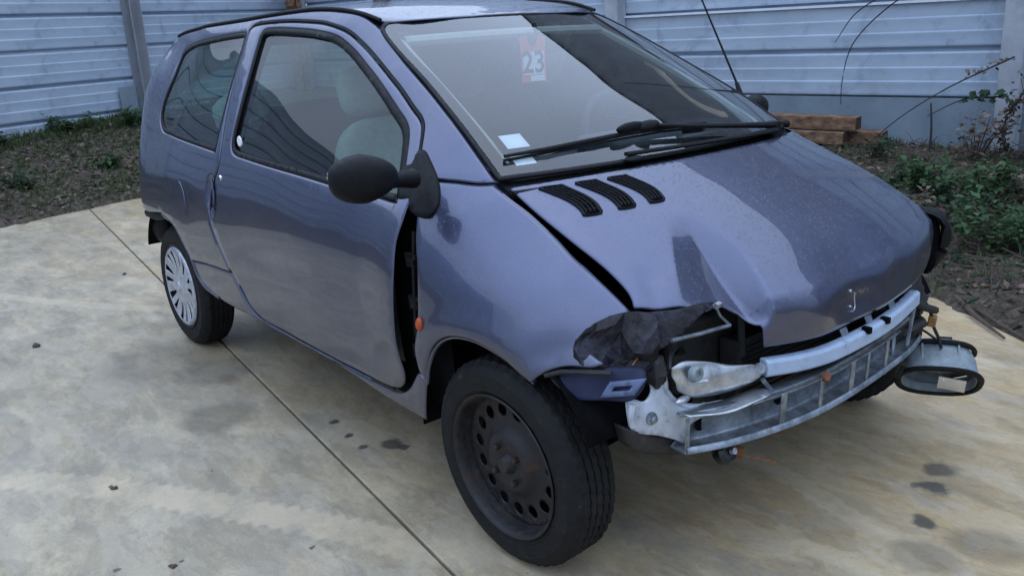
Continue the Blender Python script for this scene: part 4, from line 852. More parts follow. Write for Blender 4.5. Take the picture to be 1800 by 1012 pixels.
# rubber line above the door frame, belt strip, lock, handle blade
fr = spline(OUT['door'][3][1:], .02); MB().tube([tuple(p) for p in xyz_side(fr, -.003)], .0038, 6).build('door_frame_seal', 'seal_rubber', car)
gap = spline([p for s in (OUT['door'][1], OUT['door'][2]) for p in s[:-1]], .02); MB().tube([tuple(p) for p in xyz_side(gap, -.010)], .006, 6).build('door_gap_seal', 'seal_rubber', car)
lock = MB().lathe([(0, -.004), (.008, -.004), (.011, 0), (.011, .006)], 16).build('door_lock', 'chrome', door, loc=tuple(xyz_side([(-1.575, .842)], .000)[0]))
hp = xyz_side(spline([(-1.652, .84), (-1.632, .80), (-1.628, .765), (-1.636, .73), (-1.655, .70)], .012), .004)
MB().tube([tuple(p) for p in hp], [.003]+[.008]*(len(hp)-2)+[.003], 8, flat=.55).build('door_handle', 'car_paint', door)
MB().lathe([(0, -.003), (.017, -.003), (.02, .001)], 18).build('window_sticker', 'paper_white', door, loc=tuple(xyz_side([(-1.470, .975)], -.010)[0]))
# scraped-bright door corner and the filler flap ring behind it
sc = xyz_side(spline([(-1.512, .452), (-1.482, .412), (-1.445, .372), (-1.40, .352), (-1.33, .345), (-1.2, .3425), (-1.0, .339), (-.8, .337), (-.6, .339)], .02), .0005)
MB().tube([tuple(p) for p in sc], [.0035, .0045, .0045, .0035]+[.0016]*(len(sc)-4), 6).build('door_edge_scrape', 'pale_bracket_paint', door)
ang = np.linspace(-.6, 1.3, 16); fl = xyz_side(np.c_[-2.03+.085*np.cos(ang), .705+.085*np.sin(ang)], .001)
MB().tube([tuple(p) for p in fl], .0022, 5).build('filler_flap_edge', 'car_paint', car)
# amber side repeater
rp = MB().ell((0, 0, 0), (.013, .011, .019)).build('side_repeater', 'amber_lens', wing, loc=tuple(xyz_side([seg('marker')[0]], .004)[0]))
# ---- hinge post in the dark gap between door and wing
hpst = panel('hinge_pillar', sideS(-.055), outline([[(-.47, .33), (-.22, .33)], [(-.22, .33), (-.22, .96)], [(-.22, .96), (-.47, .96)], [(-.47, .96), (-.47, .33)]], .03), (), 'void_black', car, h=.05, roll=0, curl=0, mirror=True)[0]
for z in (.49, .63, .745): MB().box((-.345, -.775, z), (.035, .03, .035)).box((-.34, -.785, z+.012), (.05, .010, .012)).build('door_hinge', 'scuffed_metal', hpst)
MB().tube([(-.335, -.785, .40), (-.34, -.79, .55), (-.335, -.785, .70), (-.34, -.77, .82)], .007, 6).build('hinge_pillar_flange', 'black_plastic', hpst)

# ---- door mirrors
def mirror(sy):
    par = car
    S = lambda p: (p[0], p[1]*(-sy), p[2])
    sail = outline(OUT['sail'], .010)
    V, F, e = trim(sail, (), .02, roll=.006); P = sideS(.012)(V); P[e, 1] += .010; P[:, 1] *= -sy
    base = solid(mesh_from('mirror_base', P, F if sy < 0 else F[:, ::-1], 'black_plastic', par), .012)
    def shape(v):
        f_ = lambda a, e: math.copysign(abs(a)**e, a); v = Vector((f_(v.x, .85), f_(v.y, .82), f_(v.z, .80))); w = v.copy(); k = 1-.24*max(0, v.y)-.06*abs(v.y)          # tapers towards the foot
        return Vector((w.x*(.9 if w.x < 0 else 1.), w.y, w.z*k*(1.06 if w.z < 0 else .98)))
    pod = MB().ell((0, 0, 0), (.056*(1 if sy < 0 else .75), .086*(1 if sy < 0 else .75), .059*(1 if sy < 0 else .8)), (0, 0, 0), 28, 18, shape).build('mirror_housing', 'black_plastic', base, loc=S((-.325, -.912, .983) if sy < 0 else (-.41, -.775, .985)), rot=(0, 0, rad(-16)*(-sy)))
    if sy < 0: MB().tube([S(p) for p in ((-.33, -.85, .966), (-.335, -.81, .962), (-.34, -.76, .958))], [.024, .020, .026], 12, flat=1.3).build('mirror_foot', 'black_plastic', base)
    MB().ell((0, 0, 0), (.004, .068, .042)).build('mirror_glass', 'mirror_silver', base, loc=S((-.382, -.905, .983) if sy < 0 else (-.455, -.79, .985)), rot=(0, 0, rad(-16)*(-sy)))
mirror(-1); mirror(1)
# aerial on the left pillar
MB().tube([(-.345, .60, 1.045), (-.37, .61, 1.085)], [.010, .007], 8).tube([(-.37, .61, 1.085), (-.56, .63, 1.40), (-.68, .64, 1.60)], [.0042, .003, .0022], 6).build('aerial', 'black_plastic', car)
# ---------------------------------------------------------------- wheels
WR = .2745
def copy_tree(o, parent=None):
    c = o.copy(); COL.objects.link(c)
    if parent is not None: c.parent = parent
    for ch in o.children: copy_tree(ch, c)
    return c
def tyre_mesh():
    """outer face looks to -y; ribs, grooves and cross cuts are real"""
    prof = [(.186, -.066, 0), (.192, -.074, 0), (.200, -.0765, 0), (.2035, -.0785, 0), (.206, -.077, 0), (.225, -.0800, 0), (.243, -.0785, 0), (.2455, -.0800, 0), (.248, -.0780, 0), (.262, -.072, 0), (.272, -.064, 1), (.2775, -.054, 1)]
    y = -.053
    for gidx in range(5):
        w = .0165
        prof += [(.282, y+.001, 1), (.2832, y+w*.5, 1), (.283, y+w, 1)]; y += w
        if gidx < 4: prof += [(.2755, y+.0006, 0), (.2755, y+.0056, 0)]; y += .006
    m = [(r, -yy, f) for r, yy, f in prof[:12]][::-1]; prof = prof+m
    n = 150; V = []; F = []; k = len(prof)
    for i in range(n):
        t = 2*math.pi*i/n
        for j, (r, yy, f) in enumerate(prof):
            sh = int((yy+.08)/.024); cut = f and ((i+sh*1) % 3 == 0)
            rr = .189+(r-.189)*.905-(.0042 if cut else 0)-.0004*math.sin(i*7.1+j)
            tt = t+.02*math.sin(yy*38)
            V.append((rr*math.cos(tt), yy*.93, rr*math.sin(tt)))
    for i in range(n):
        for j in range(k-1): F.append((i*k+j, i*k+j+1, ((i+1) % n)*k+j+1, ((i+1) % n)*k+j))
    me = bpy.data.meshes.new('tyre'); me.from_pydata(V, [], F); bm = bmesh.new(); bm.from_mesh(me); bmesh.ops.recalc_face_normals(bm, faces=bm.faces); bm.to_mesh(me); bm.free(); me.materials.append(M['tyre_rubber'])
    return me
TY = tyre_mesh()
def disc(name, prof, holes, mat, parent, h=.012, thick=.004, R=None):
    """round pressed plate; prof = [(radius, y)]"""
    pr = np.array(prof); R = R or pr[-1, 0]; a = np.linspace(0, 2*math.pi, 97)[:-1]
    V, F, e = trim(np.c_[R*np.cos(a), R*np.sin(a)], holes, h, roll=0); y = cr1(pr[:, 0], pr[:, 1], np.hypot(V[:, 0], V[:, 1]))
    o = mesh_from(name, np.c_[V[:, 0], y, V[:, 1]], F, mat, parent); solid(o, thick); return o
def circ(cx, cy, r, n=18): a = np.linspace(0, 2*math.pi, n+1)[:-1]; return np.c_[cx+r*np.cos(a), cy+r*np.sin(a)]
def steel_wheel(parent):
    rim = MB().lathe([(.1885, -.0695), (.1925, -.073), (.1905, -.0765), (.186, -.0745), (.181, -.066), (.1775, -.050), (.175, -.038), (.1725, -.030), (.168, .02), (.165, .06), (.185, .07)], 72).build('rim', 'rusty_wheel_steel', parent, 50)
    holes = [circ(.137*math.cos(t), .137*math.sin(t), .0170) for t in np.linspace(0, 2*math.pi, 16)[:-1]+.12]
    d = disc('wheel_disc', [(0, -.048), (.03, -.049), (.055, -.052), (.075, -.050), (.090, -.036), (.108, -.030), (.137, -.029), (.158, -.027), (.172, -.030)], holes, 'rusty_wheel_steel', parent)
    disc('brake_drum', [(0, -.0), (.10, -.002), (.159, .0)], (), 'void_black', parent, .04)
    MB().lathe([(0, -.018), (.018, -.018), (.022, -.012), (.027, 0), (.03, .004)], 20).build('hub_cap', 'rusty_wheel_steel', parent, 40, (0, -.050, 0))
    for k in range(4):
        t = rad(35+90*k); MB().lathe([(0, -.016), (.006, -.016), (.0085, -.013), (.0085, .0), (.013, .001)], 6).build('wheel_bolt', 'rusty_wheel_steel', parent, 30, (.0505*math.cos(t), -.051, .0505*math.sin(t)))
    return rim
def cover_wheel(parent):
    MB().lathe([(.1885, -.066), (.1925, -.070), (.19, -.075), (.182, -.070), (.165, -.03), (.160, .06), (.185, .07)], 64).build('rim', 'rusty_wheel_steel', parent, 50)
    holes = []
    for k in range(7):
        for dt, r0, r1, w in ((-.20, .082, .160, .0165), (.18, .096, .160, .0125)):
            t = 2*math.pi*k/7+dt+.2; pts = []
            for u in np.linspace(0, 1, 7): r = r0+(r1-r0)*u; pts.append((r, w*(.30+.70*u)))
            ring = [(r, ww) for r, ww in pts]+[(r, -ww) for r, ww in pts[::-1]]
            q = np.array([(r*math.cos(t)-ww*math.sin(t), r*math.sin(t)+ww*math.cos(t)) for r, ww in ring]); holes.append(outline([list(map(tuple, q))+[tuple(q[0])]], .008))
    d = disc('wheel_cover', [(0, -.080), (.03, -.081), (.05, -.078), (.09, -.071), (.14, -.075), (.170, -.079), (.180, -.074), (.184, -.064)], holes, 'wheel_cover_silver', parent, .010, .004)
    disc('cover_back', [(0, -.045), (.1, -.045), (.176, -.045)], (), 'void_black', parent, .04)
    MB().lathe([(0, -.006), (.018, -.006), (.024, -.002), (.026, .003)], 24).build('cover_boss', 'wheel_cover_silver', parent, 40, (0, -.081, 0))
    return d
def wheel(x, y, rz, kind, rx=0., spin=0.):
    w = empty('wheel', (x, y, WR-.004)); w.parent = car; w.rotation_euler = (rx, spin, rz); w.rotation_mode = 'XYZ'
    o = link_mesh('tyre', TY, None, w); autosmooth(o, 35)
    (steel_wheel if kind == 'steel' else cover_wheel)(w); return w
w1 = wheel(-.014, -.709, rad(1.5), 'steel', rad(2.0)); w1['label'] = 'right front wheel, bare rusty steel without cover'
w2 = wheel(-2.347, -.690, 0, 'cover'); w2['label'] = 'right rear wheel with a silver plastic cover'
w3 = wheel(0.0, .705, rad(180+6), 'steel', rad(-2)); w4 = wheel(-2.347, .690, rad(180), 'cover')
# wheel houses and floor
for (x, s) in ((0, -1), (0, 1), (-2.347, -1), (-2.347, 1)):
    a = np.linspace(.42 if x == 0 else .15, math.pi+(.08 if x == 0 else -.35), 26); V = []; F = []
    R0 = .345 if x == 0 else .355
    for yy in (.765, .42):
        for t in a: V.append((x-.03+R0*1.02*math.cos(t), s*yy, .283+R0*math.sin(t)))
    n = len(a); F = [(i, i+1, n+i+1, n+i) for i in range(n-1)]; V.append((x, s*.42, .2)); F += [(n+i, n+i+1, 2*n) for i in range(n-1)]
    solid(mesh_from('wheel_house', V, F, 'void_black', car), .004)
fl = MB().box((-1.32, 0, .265), (1.62, 1.34, .05)).box((-.98, 0, .30), (1.0, .2, .12)).build('floor_pan', 'void_black', car); bevel(fl, .01)
# sound cover under rear seat and boot
MB().box((-2.35, 0, .50), (.8, .84, .34)).build('boot_floor', 'interior_trim', car)

# ---------------------------------------------------------------- inside
firewall = MB().box((-.22, 0, .60), (.03, 1.34, .62)).build('bulkhead', 'void_black', car)
def dash():
    prof = [(-.10, .905), (-.22, .935), (-.40, .925), (-.55, .900), (-.60, .86), (-.58, .78), (-.50, .70), (-.46, .60)]
    V = []; F = []; n = len(prof); ys = np.linspace(-.62, .62, 15)
    for y in ys:
        for x, z in prof: V.append((x+.0*abs(y)-(.09*(abs(y)/.62)**2.2 if x > -.3 else 0), y*(.97 if z > .9 else 1), z+.018*(1-(y/.62)**2)))
    for i in range(len(ys)-1):
        for j in range(n-1): F.append((i*n+j, i*n+j+1, (i+1)*n+j+1, (i+1)*n+j))
    d = solid(mesh_from('dashboard', V, F, 'dashboard_grey', car), .02, 1)
    MB().box((-.30, 0, .965), (.18, .30, .055)).build('instrument_pod', 'dashboard_grey', d); bevel(d.children[0], .02, 3)
    p = screen(np.c_[np.linspace(-.56, .56, 20), np.full(20, .058)], -.030)
    MB().tube([tuple(q) for q in p], .011, 8, flat=2.0).build('demister_strip', 'pale_trim', d)
dash()
for s in (-1, 1):      # pale pillar trims along the screen
    p = screen(np.c_[np.full(14, s*.545), np.linspace(.07, .80, 14)], -.040); MB().tube([tuple(q) for q in p], .016, 8).build('pillar_trim', 'pale_trim', car)
MB().tube([tuple(q) for q in screen(np.c_[np.linspace(-.53, .53, 12), np.full(12, .80)], -.035)], .018, 8).build('header_trim', 'pale_trim', car)
def inner_lining():
    o = outline([[(-2.42, .40), (-.50, .40)], [(-.50, .40), (-.45, .84)], [(-.45, .84), (-2.5, .91)], [(-2.5, .91), (-2.42, .40)]], .05)
    panel('inner_lining', sideS(-.075), o, (), 'interior_trim', car, h=.08, roll=0, curl=0, mirror=True, thick=.01)
    pil = outline([[(-1.66, .88), (-1.53, .88)], [(-1.53, .88), (-1.57, 1.33)], [(-1.57, 1.33), (-1.70, 1.33)], [(-1.70, 1.33), (-1.66, .88)]], .04)
    panel('pillar_lining', sideS(-.05), pil, (), 'interior_trim', car, h=.06, roll=0, curl=0, mirror=True, thick=.01)
inner_lining()
def seat(x, y, mat, lean=18, ht=0., back_z=.0):
    root = empty('front_seat', (x, y, .30)); root.parent = car
    def pad(v):      # squarish pillow
        f = lambda a: math.copysign(abs(a)**.55, a); return Vector((f(v.x), f(v.y), f(v.z)))
    MB().ell((.24, 0, .14), (.26, .235, .085), (0, rad(-6), 0), 20, 12, pad).build('seat_cushion', mat, root)
    b = MB().ell((0, 0, 0), (.065, .225, .30), (0, 0, 0), 22, 16, lambda v: Vector((pad(v).x*(.8+.2*abs(v.y)), pad(v).y*(1-.16*max(0, v.z)), pad(v).z))).build('seat_back', mat, root, loc=(-.08, 0, .45+back_z), rot=(0, rad(-lean), 0))
    h = MB().ell((0, 0, 0), (.05, .125, .085), (0, 0, 0), 18, 12, pad).build('headrest', mat, root, loc=(-.215, 0, .835+ht), rot=(0, rad(-lean+4), 0))
    for s in (-1, 1): MB().tube([(-.165, s*.05, .70), (-.205, s*.05, .79+ht)], .006, 6).build('headrest_post', 'black_plastic', root)
    return root
seat(-.98, -.36, 'seat_fabric', 20, -.01); seat(-1.20, .34, 'dark_or_backlit_fabric', 16, .10, .03)  # driver's seat: its backlit shade is put into the dark fabric colour
rb = MB().ell((-2.02, 0, .60), (.28, .60, .09), None, 20, 10).build('rear_seat', 'dark_or_backlit_fabric', car)
MB().ell((-2.25, 0, .80), (.08, .60, .24), (0, rad(-15), 0), 20, 12).build('rear_seat_back', 'dark_or_backlit_fabric', rb)
def crumple(v):
    n = .18*math.sin(5*v.x+3*v.y)+.15*math.sin(7*v.y-4*v.z+1)+.12*math.sin(9*v.z+2*v.x); return v*(1+n*.6)
MB().ell((-2.12, -.45, 1.02), (.10, .12, .09), (.3, .2, .4), 24, 16, crumple).build('cloth_bundle', 'white_cloth', car)
# steering wheel
sw = MB(); R = .185
pts = [(0, R*math.cos(t), R*math.sin(t)) for t in np.linspace(0, 2*math.pi, 33)]
sw.tube(pts, .014, 8, cap=False).box((0, 0, 0), (.03, .30, .04)).box((0, 0, -.08), (.03, .05, .15)).ell((.0, 0, 0), (.03, .07, .06))
sw.build('steering_wheel', 'dark_or_backlit_fabric', car, 40, (-.66, .36, .90), (0, rad(-28), 0)); MB().tube([(-.66, .36, .90), (-.42, .36, .78)], .03, 10).build('steering_column', 'dark_or_backlit_fabric', car)
# inner mirror
im = MB().ell((0, 0, 0), (.018, .105, .032), (0, 0, 0), 20, 10, lambda v: Vector((v.x, math.copysign(abs(v.y)**.6, v.y), math.copysign(abs(v.z)**.6, v.z)))).build('inner_mirror', 'black_plastic', car, 60, (-.735, .03, 1.252), (0, rad(-8), rad(-6)))
MB().tube([(.0, 0, .01), (-.02, 0, .07)], .008, 6).build('mirror_stem', 'black_plastic', im)

# ---------------------------------------------------------------- front end, torn open
eb = MB().box((.08, 0, .50), (.40, .96, .26)).box((.12, .10, .62), (.26, .40, .10)).build('engine_block', 'engine_grime', car); bevel(eb, .02)
sf = MB().box((.02, 0, .315), (.42, .88, .12)).build('underside_shade_block', 'void_black', car); bevel(sf, .045, 3); MB().ell((.12, -.16, .27), (.13, .17, .06)).build('oil_sump', 'engine_grime', car); MB().tube([(.16, -.40, .29), (.20, -.10, .265), (.20, .20, .265), (.16, .42, .29)], .02, 10).build('anti_roll_bar', 'engine_grime', car)  # black block under the engine, added to darken the underside of the front
MB().box((.315, .02, .43), (.05, .66, .26)).build('radiator', 'engine_grime', car)
rdf = MB()
for k in range(16): rdf.box((.342, .02, .32+.0145*k), (.004, .62, .003))
rdf.build('radiator_fins', 'black_plastic', car)
for k, (a, b) in enumerate((((.30, -.20, .60), (.05, -.35, .62)), ((.33, .25, .56), (.10, .30, .64)), ((.28, -.45, .55), (.02, -.48, .60)))):
    m = (np.array(a)+np.array(b))/2+np.array([.02, .03, .04]); MB().tube([tuple(q) for q in spline([a, tuple(m), b], .03)], .018, 10).build('coolant_hose', 'black_plastic', car)
# pale blue upper crossmember, bent to the front
T = spline([(.420, -.315, .517), (.445, -.215, .509), (.46, -.115, .505), (.462, .08, .508), (.45, .22, .512), (.42, .395, .522)], .03)
V = []; F = []; sec = [(.5, -.75), (.5, .75), (.25, 1.), (-.5, .95), (-.5, -.95), (.25, -1.)]
for i, p in enumerate(T):
    d = T[min(i+1, len(T)-1)]-T[max(i-1, 0)]; d /= np.linalg.norm(d); nx = np.array([d[1], -d[0], 0]); nx /= np.linalg.norm(nx)
    for a, b in sec: V.append(p+nx*a*.030+np.array([0, 0, 1])*b*.0225)
n = len(sec)
for i in range(len(T)-1):
    for k in range(n): F.append((i*n+k, i*n+(k+1) % n, (i+1)*n+(k+1) % n, (i+1)*n+k))
F += [tuple(range(n)), tuple((len(T)-1)*n+k for k in range(n))[::-1]]
ub = MB().add(V, F).build('upper_crossmember', 'pale_blue_tube', car, 50); bevel(ub, .003)
for y, zz in ((-.02, .532), (.10, .535), (.24, .54)):
    x = float(np.interp(y, T[:, 1], T[:, 0])); b = MB().box((x-.012, y, zz), (.004, .030, .030), (0, rad(-25), 0)).box((x-.004, y, zz-.012), (.020, .036, .004)).build('crossmember_tab', 'galvanised', ub); bevel(b, .001)
for y in (.045, .145): x = float(np.interp(y, T[:, 1], T[:, 0])); MB().box((x+.012, y, .530), (.022, .014, .016)).build('crossmember_notch', 'void_black', ub)
MB().tube([(.425, -.335, .523), (.42, -.315, .517)], .014, 8).build('crossmember_bolt', 'bright_alloy', ub)
MB().tube([(.428, -.330, .495), (.435, -.30, .458)], .006, 6).build('crossmember_pin', 'galvanised', ub)
# galvanised bumper beam: an open channel with straps
BY = np.array([-.525, -.45, -.36, -.26, -.15, -.03, .10, .25, .40, .52])-.045; BX = np.array([.365, .398, .422, .437, .446, .448, .444, .43, .405, .372])+.035
def bx(y): return cr1(BY, BX, np.atleast_1d(y))
zb, zt = .374, .462
ys = np.linspace(-.567, .475, 44); xs = bx(ys)
def strip(sec, y0=None, y1=None):
    yy = ys if y0 is None else np.linspace(y0, y1, 12); V = []; F = []
    for y in yy:
        x = float(bx(y)[0])
        for dx, z in sec: V.append((x+dx, y, z+.012*math.sin(y*9)*.3))
    m = len(sec)
    for i in range(len(yy)-1):
        for k in range(m-1): F.append((i*m+k, i*m+k+1, (i+1)*m+k+1, (i+1)*m+k))
    return MB().add(V, F)
beam = strip([(.0, zb+.016), (.004, zb+.002), (-.002, zb-.002), (-.055, zb), (-.062, zb+.008), (-.062, zt-.006), (-.055, zt), (-.022, zt+.002), (-.018, zt-.004)]).build('bumper_beam', 'galvanised', car, 50); solid(beam, .003, 0)
panel('beam_top_flange', lambda v: np.c_[bx(v[:, 0])+v[:, 1], v[:, 0], np.full(len(v), zt+.003)+.004*np.sin(v[:, 0]*30)], outline([[(-.565, -.055), (-.31, -.05)], [(-.31, -.05), (-.345, -.005), (-.40, .002), (-.565, .006)], [(-.565, .006), (-.565, -.055)]], .02), (), 'bright_alloy', beam, h=.02, roll=0, curl=0, thick=.003)
strip([(-.004, zt-.006), (.001, zt+.002), (-.008, zt+.004)], -.40, .26).build('beam_lip', 'galvanised', beam, 50).modifiers.new('s', 'SOLIDIFY').thickness = .004
for y, w in ((-.305, .022), (-.163, .014), (-.025, .020), (.055, .010), (.165, .014)):
    x = float(bx(y)[0]); b = MB().box((x-.001, y, (zb+zt)/2), (.004, w, zt-zb+.008), (0, rad(3), 0)).build('beam_strap', 'galvanised', beam); bevel(b, .001)
for y in (-.49, -.245): MB().lathe([(0, 0), (.017, 0), (.017, .002)], 18, 'x').build('beam_hole', 'void_black', beam, 30, (float(bx(y)[0])-.0590, y, .418))
MB().ell((.486, -.15, zt+.002), (.011, .022, .012), (0, 0, .5), 14, 8, crumple).build('rust_lump', 'rust', beam)
strip([(-.002, zb), (.0, zt)], -.570, -.560).build('beam_end', 'galvanised', beam)
# white end bracket: traced plate with a lip and a bolt
brk = [(-.655, .515), (-.658, .462), (-.632, .438), (-.585, .420), (-.535, .395), (-.505, .378), (-.500, .415), (-.46, .430), (-.40, .428), (-.325, .424), (-.34, .437), (-.41, .448), (-.465, .451), (-.515, .470), (-.545, .505), (-.552, .545), (-.580, .560), (-.588, .520), (-.61, .505), (-.635, .516)]
bk = sheet('end_bracket', brk, 'white_bracket', car, .004, axis=0, val=lambda v: .345+.06*np.clip((v[:, 0]+.65)/.3, 0, 1)-.03*np.clip((v[:, 1]-.47)/.1, 0, 1))
bk.location = (0, -.034, .008)
MB().tube([(.352, -.655, .515), (.350, -.658, .488), (.354, -.655, .462)], .008, 8).build('bracket_lip', 'white_bracket', bk)
MB().lathe([(0, .012), (.007, .012), (.009, .009), (.009, .003), (.015, .002), (.015, -.004)], 14, 'x').build('bracket_bolt', 'galvanised', bk, 30, (.358, -.600, .465))
MB().tube([tuple(q) for q in spline([(.345, -.548, .552), (.35, -.540, .505), (.362, -.510, .471), (.375, -.46, .453), (.395, -.40, .450), (.41, -.33, .440)], .015)], .008, 8).build('bracket_rolled_edge', 'white_bracket', bk)
low = [(-.66, .455), (-.60, .425), (-.51, .382), (-.49, .34), (-.56, .36), (-.64, .40)]
sheet('bracket_gusset', low, 'engine_grime', bk, .05, axis=0, val=.325)
# torn headlamp reflector shell hanging over the beam
ref = [(-.560, .560), (-.530, .568), (-.465, .553), (-.40, .530), (-.318, .510), (-.300, .492), (-.318, .472), (-.36, .463), (-.43, .462), (-.50, .475), (-.535, .496), (-.552, .530)]
RO = outline([ref+[ref[0]]], .008); rc = RO.mean(0); Vv, Ff, ee = trim(RO, (), .012, roll=.004); dd = dist_to(RO, Vv)
X = .372+.055*np.clip((Vv[:, 0]+.56)/.26, 0, 1)+.016*np.clip(dd/.035, 0, 1)**.8+.003*np.sin(Vv[:, 1]*160)
rf = solid(mesh_from('lamp_reflector', np.c_[X, Vv], Ff, 'bright_alloy', car), .006); rf['label'] = 'torn silver headlamp reflector lying over the beam'
for _o in (rf,): _o.location = (0, -.028, .024)
MB().lathe([(0, .002), (.008, .002), (.009, .006), (.016, .007), (.018, .002), (.018, -.01)], 18, 'x').build('reflector_boss', 'lamp_grey', rf, 30, (.412, -.520, .545))
MB().tube([(.40, -.535, .525), (.418, -.49, .522)], .004, 6).build('reflector_ridge', 'bright_alloy', rf)
MB().ell((.385, -.535, .480), (.010, .024, .008)).build('reflector_tab', 'bright_alloy', rf)
MB().ell((.34, -.575, .545), (.03, .03, .035), None, 16, 10, crumple).build('lamp_backing', 'engine_grime', rf)
sheet('lamp_mount', [(-.50, .455), (-.47, .465), (-.455, .435), (-.45, .405), (-.475, .42)], 'lamp_grey', car, .004, axis=0, val=.372)
# crushed wing corner: folded dark sheet
CG = np.array([[(.225, -.700, .668), (.25, -.668, .690), (.285, -.618, .703), (.322, -.572, .695)],
               [(.208, -.724, .632), (.258, -.700, .642), (.312, -.655, .648), (.352, -.598, .650)],
               [(.226, -.726, .590), (.276, -.704, .594), (.325, -.664, .602), (.354, -.612, .606)],
               [(.240, -.716, .564), (.290, -.690, .568), (.330, -.650, .575), (.350, -.618, .585)]])
nu_, nv_ = 13, 9; gu = np.linspace(0, 1, nu_); k4 = np.linspace(0, 1, 4)
rows = [cr1(k4, CG[r], gu) for r in range(4)]; G = np.stack([cr1(k4, np.stack([rows[r][i] for r in range(4)]), np.linspace(0, 1, nv_)) for i in range(nu_)])   # [u, v, xyz]
uu, vv = np.meshgrid(gu, np.linspace(0, 1, nv_), indexing='ij'); env = np.clip(np.sin(np.pi*uu), 0, 1)**.5*np.clip(np.sin(np.pi*vv), 0, 1)**.5
tri = lambda q: 2*np.abs(q-np.floor(q+.5)); rg_ = np.random.default_rng(5)
wr = .030*(tri(uu*1.25+vv*.55+.1)-.5)+.018*(tri(uu*.9-vv*1.6+.35)-.5)+rg_.uniform(-.008, .008, uu.shape)-.006
G = G+(env*wr)[..., None]*np.array([.62, -.74, .25])+rg_.uniform(-.006, .006, G.shape)*(.25+env[..., None]); F = []
for i in range(nu_-1):
    for j in range(nv_-1):
        a, b, c, d = i*nv_+j, (i+1)*nv_+j, (i+1)*nv_+j+1, i*nv_+j+1; F += [(a, b, c), (a, c, d)] if (i+j) % 2 else [(a, b, d), (b, c, d)]
co = mesh_from('crushed_corner', G.reshape(-1, 3), F, 'scuffed_metal', wing, smooth=False); autosmooth(co, 14); solid(co, .003, 0)
# folded lip hanging from the bonnet corner
FLP = [(.288, -.606, .692), (.320, -.545, .694), (.362, -.475, .702), (.375, -.445, .702), (.368, -.50, .668), (.352, -.555, .636), (.335, -.60, .618), (.318, -.618, .640)]
src = np.array(FLP); uu = outline([[(-p[1], p[2]) for p in FLP[:4]], [(-p[1], p[2]) for p in FLP[3:]+FLP[:1]]], .01); Vv, Ff, ee = trim(uu, (), .012, roll=0)
tp = TPS(np.c_[-src[:, 1], src[:, 2]], src, reg=1e-4); Pp = tp(Vv)+(.004*np.sin(Vv[:, 0]*70+Vv[:, 1]*40))[:, None]*np.array([1, -.5, 0])
solid(mesh_from('folded_lip', Pp, Ff, 'scuffed_metal', bon), .003, 0)
# lower apron of the wing behind the missing bumper
ap = outline([seg('lower_apron')], .012); panel('wing_apron', sideS(-.028, lambda v: .012*np.sin(v[:, 0]*40)*np.cos(v[:, 1]*35)), ap, (), 'inner_paint', wing, h=.015, roll=.004, curl=.006, thick=.004)
cc = np.mean(seg('apron_bracket')[:-1], axis=0)
def _rect(w, h, r=.2, sh=.35): return [(cc[0]+a*w/2+b*h*sh/2, cc[1]+b*h/2+a*w*r/2) for a, b in ((-1, -1), (1, -1), (1, 1), (-1, 1))]
_q = _rect(.066, .036); ab = outline([[_q[i], _q[(i+1) % 4]] for i in range(4)], .012); _q = _rect(.034, .010); slot = outline([[_q[i], _q[(i+1) % 4]] for i in range(4)], .008)
panel('apron_bracket', sideS(-.012), ab, [slot], 'pale_bracket_paint', wing, h=.012, roll=0, curl=0, thick=.006)
MB().ell(tuple(xyz_side([(.185, .548)], -.022)[0]), (.006, .006, .008)).build('indicator_stub', 'amber_lens', wing)
MB().tube([tuple(p) for p in xyz_side([(.16, .560), (.20, .576), (.26, .585), (.31, .590)], -.006)], .006, 6).build('torn_edge', 'engine_grime', wing)
for k in range(9):
    x0 = .28+.05*random.random(); p0 = Vector((x0, -.62-.06*random.random(), .585+.02*random.random())); p1 = p0+Vector((random.uniform(-.01, .05), random.uniform(-.02, .05), random.uniform(-.05, .03)))
    MB().tube([tuple(p0), tuple((p0+p1)/2+Vector((0, .01, .012))), tuple(p1)], .0018, 5).build('torn_strand', random.choice(['rust', 'engine_grime', 'wire_black']), wing)
# exposed lamp opening: frame rods, spring, hoses
MB().tube([(.365, -.430, .690), (.362, -.405, .655), (.36, -.366, .623)], .0035, 6).tube([(.36, -.366, .623), (.36, -.47, .630), (.36, -.572, .640)], .005, 6).build('lamp_frame', 'galvanised', car)
MB().box((.37, -.425, .688), (.01, .02, .012), (0, .3, .2)).build('lamp_frame_clip', 'bright_alloy', car)
MB().tube([(.33, -.29, .655), (.335, -.288, .58), (.34, -.29, .52)], .010, 8).build('lamp_post', 'engine_grime', car)
MB().tube([(.34, -.55, .60), (.36, -.58, .575), (.37, -.555, .55)], .006, 6).build('lamp_cable', 'wire_black', car)
MB().ell((.335, .625, .62), (.036, .030, .095)).build('lamp_opening_shade', 'void_black', car)  # solid black filler standing in for the shade inside the left lamp opening
# inner panel that closes the lamp opening in the dark
MB().box((.24, -.40, .55), (.02, .40, .26)).build('lamp_pocket', 'void_black', car)
MB().box((.24, .42, .55), (.02, .34, .26)).build('lamp_pocket', 'void_black', car)
# horn and rusty strap under the beam
hn = MB().lathe([(0, -.02), (.022, -.020), (.030, -.010), (.030, .010), (.022, .018), (0, .020)], 22, 'x').build('horn', 'black_gloss', car, 40, (.40, -.43, .332), (rad(8), rad(-25), 0)); MB().lathe([(.0, .0), (.008, .0), (.008, .012), (0, .012)], 10, 'x').build('horn_nut', 'bright_alloy', hn, 30, (.022, 0, 0))
MB().box((.415, -.395, .325), (.02, .012, .03), (.3, .2, .5)).build('rusty_strap', 'rust', car); MB().tube([(.415, -.395, .315), (.43, -.34, .295), (.44, -.28, .262)], .0025, 5).build('hanging_wire', 'rust', car)
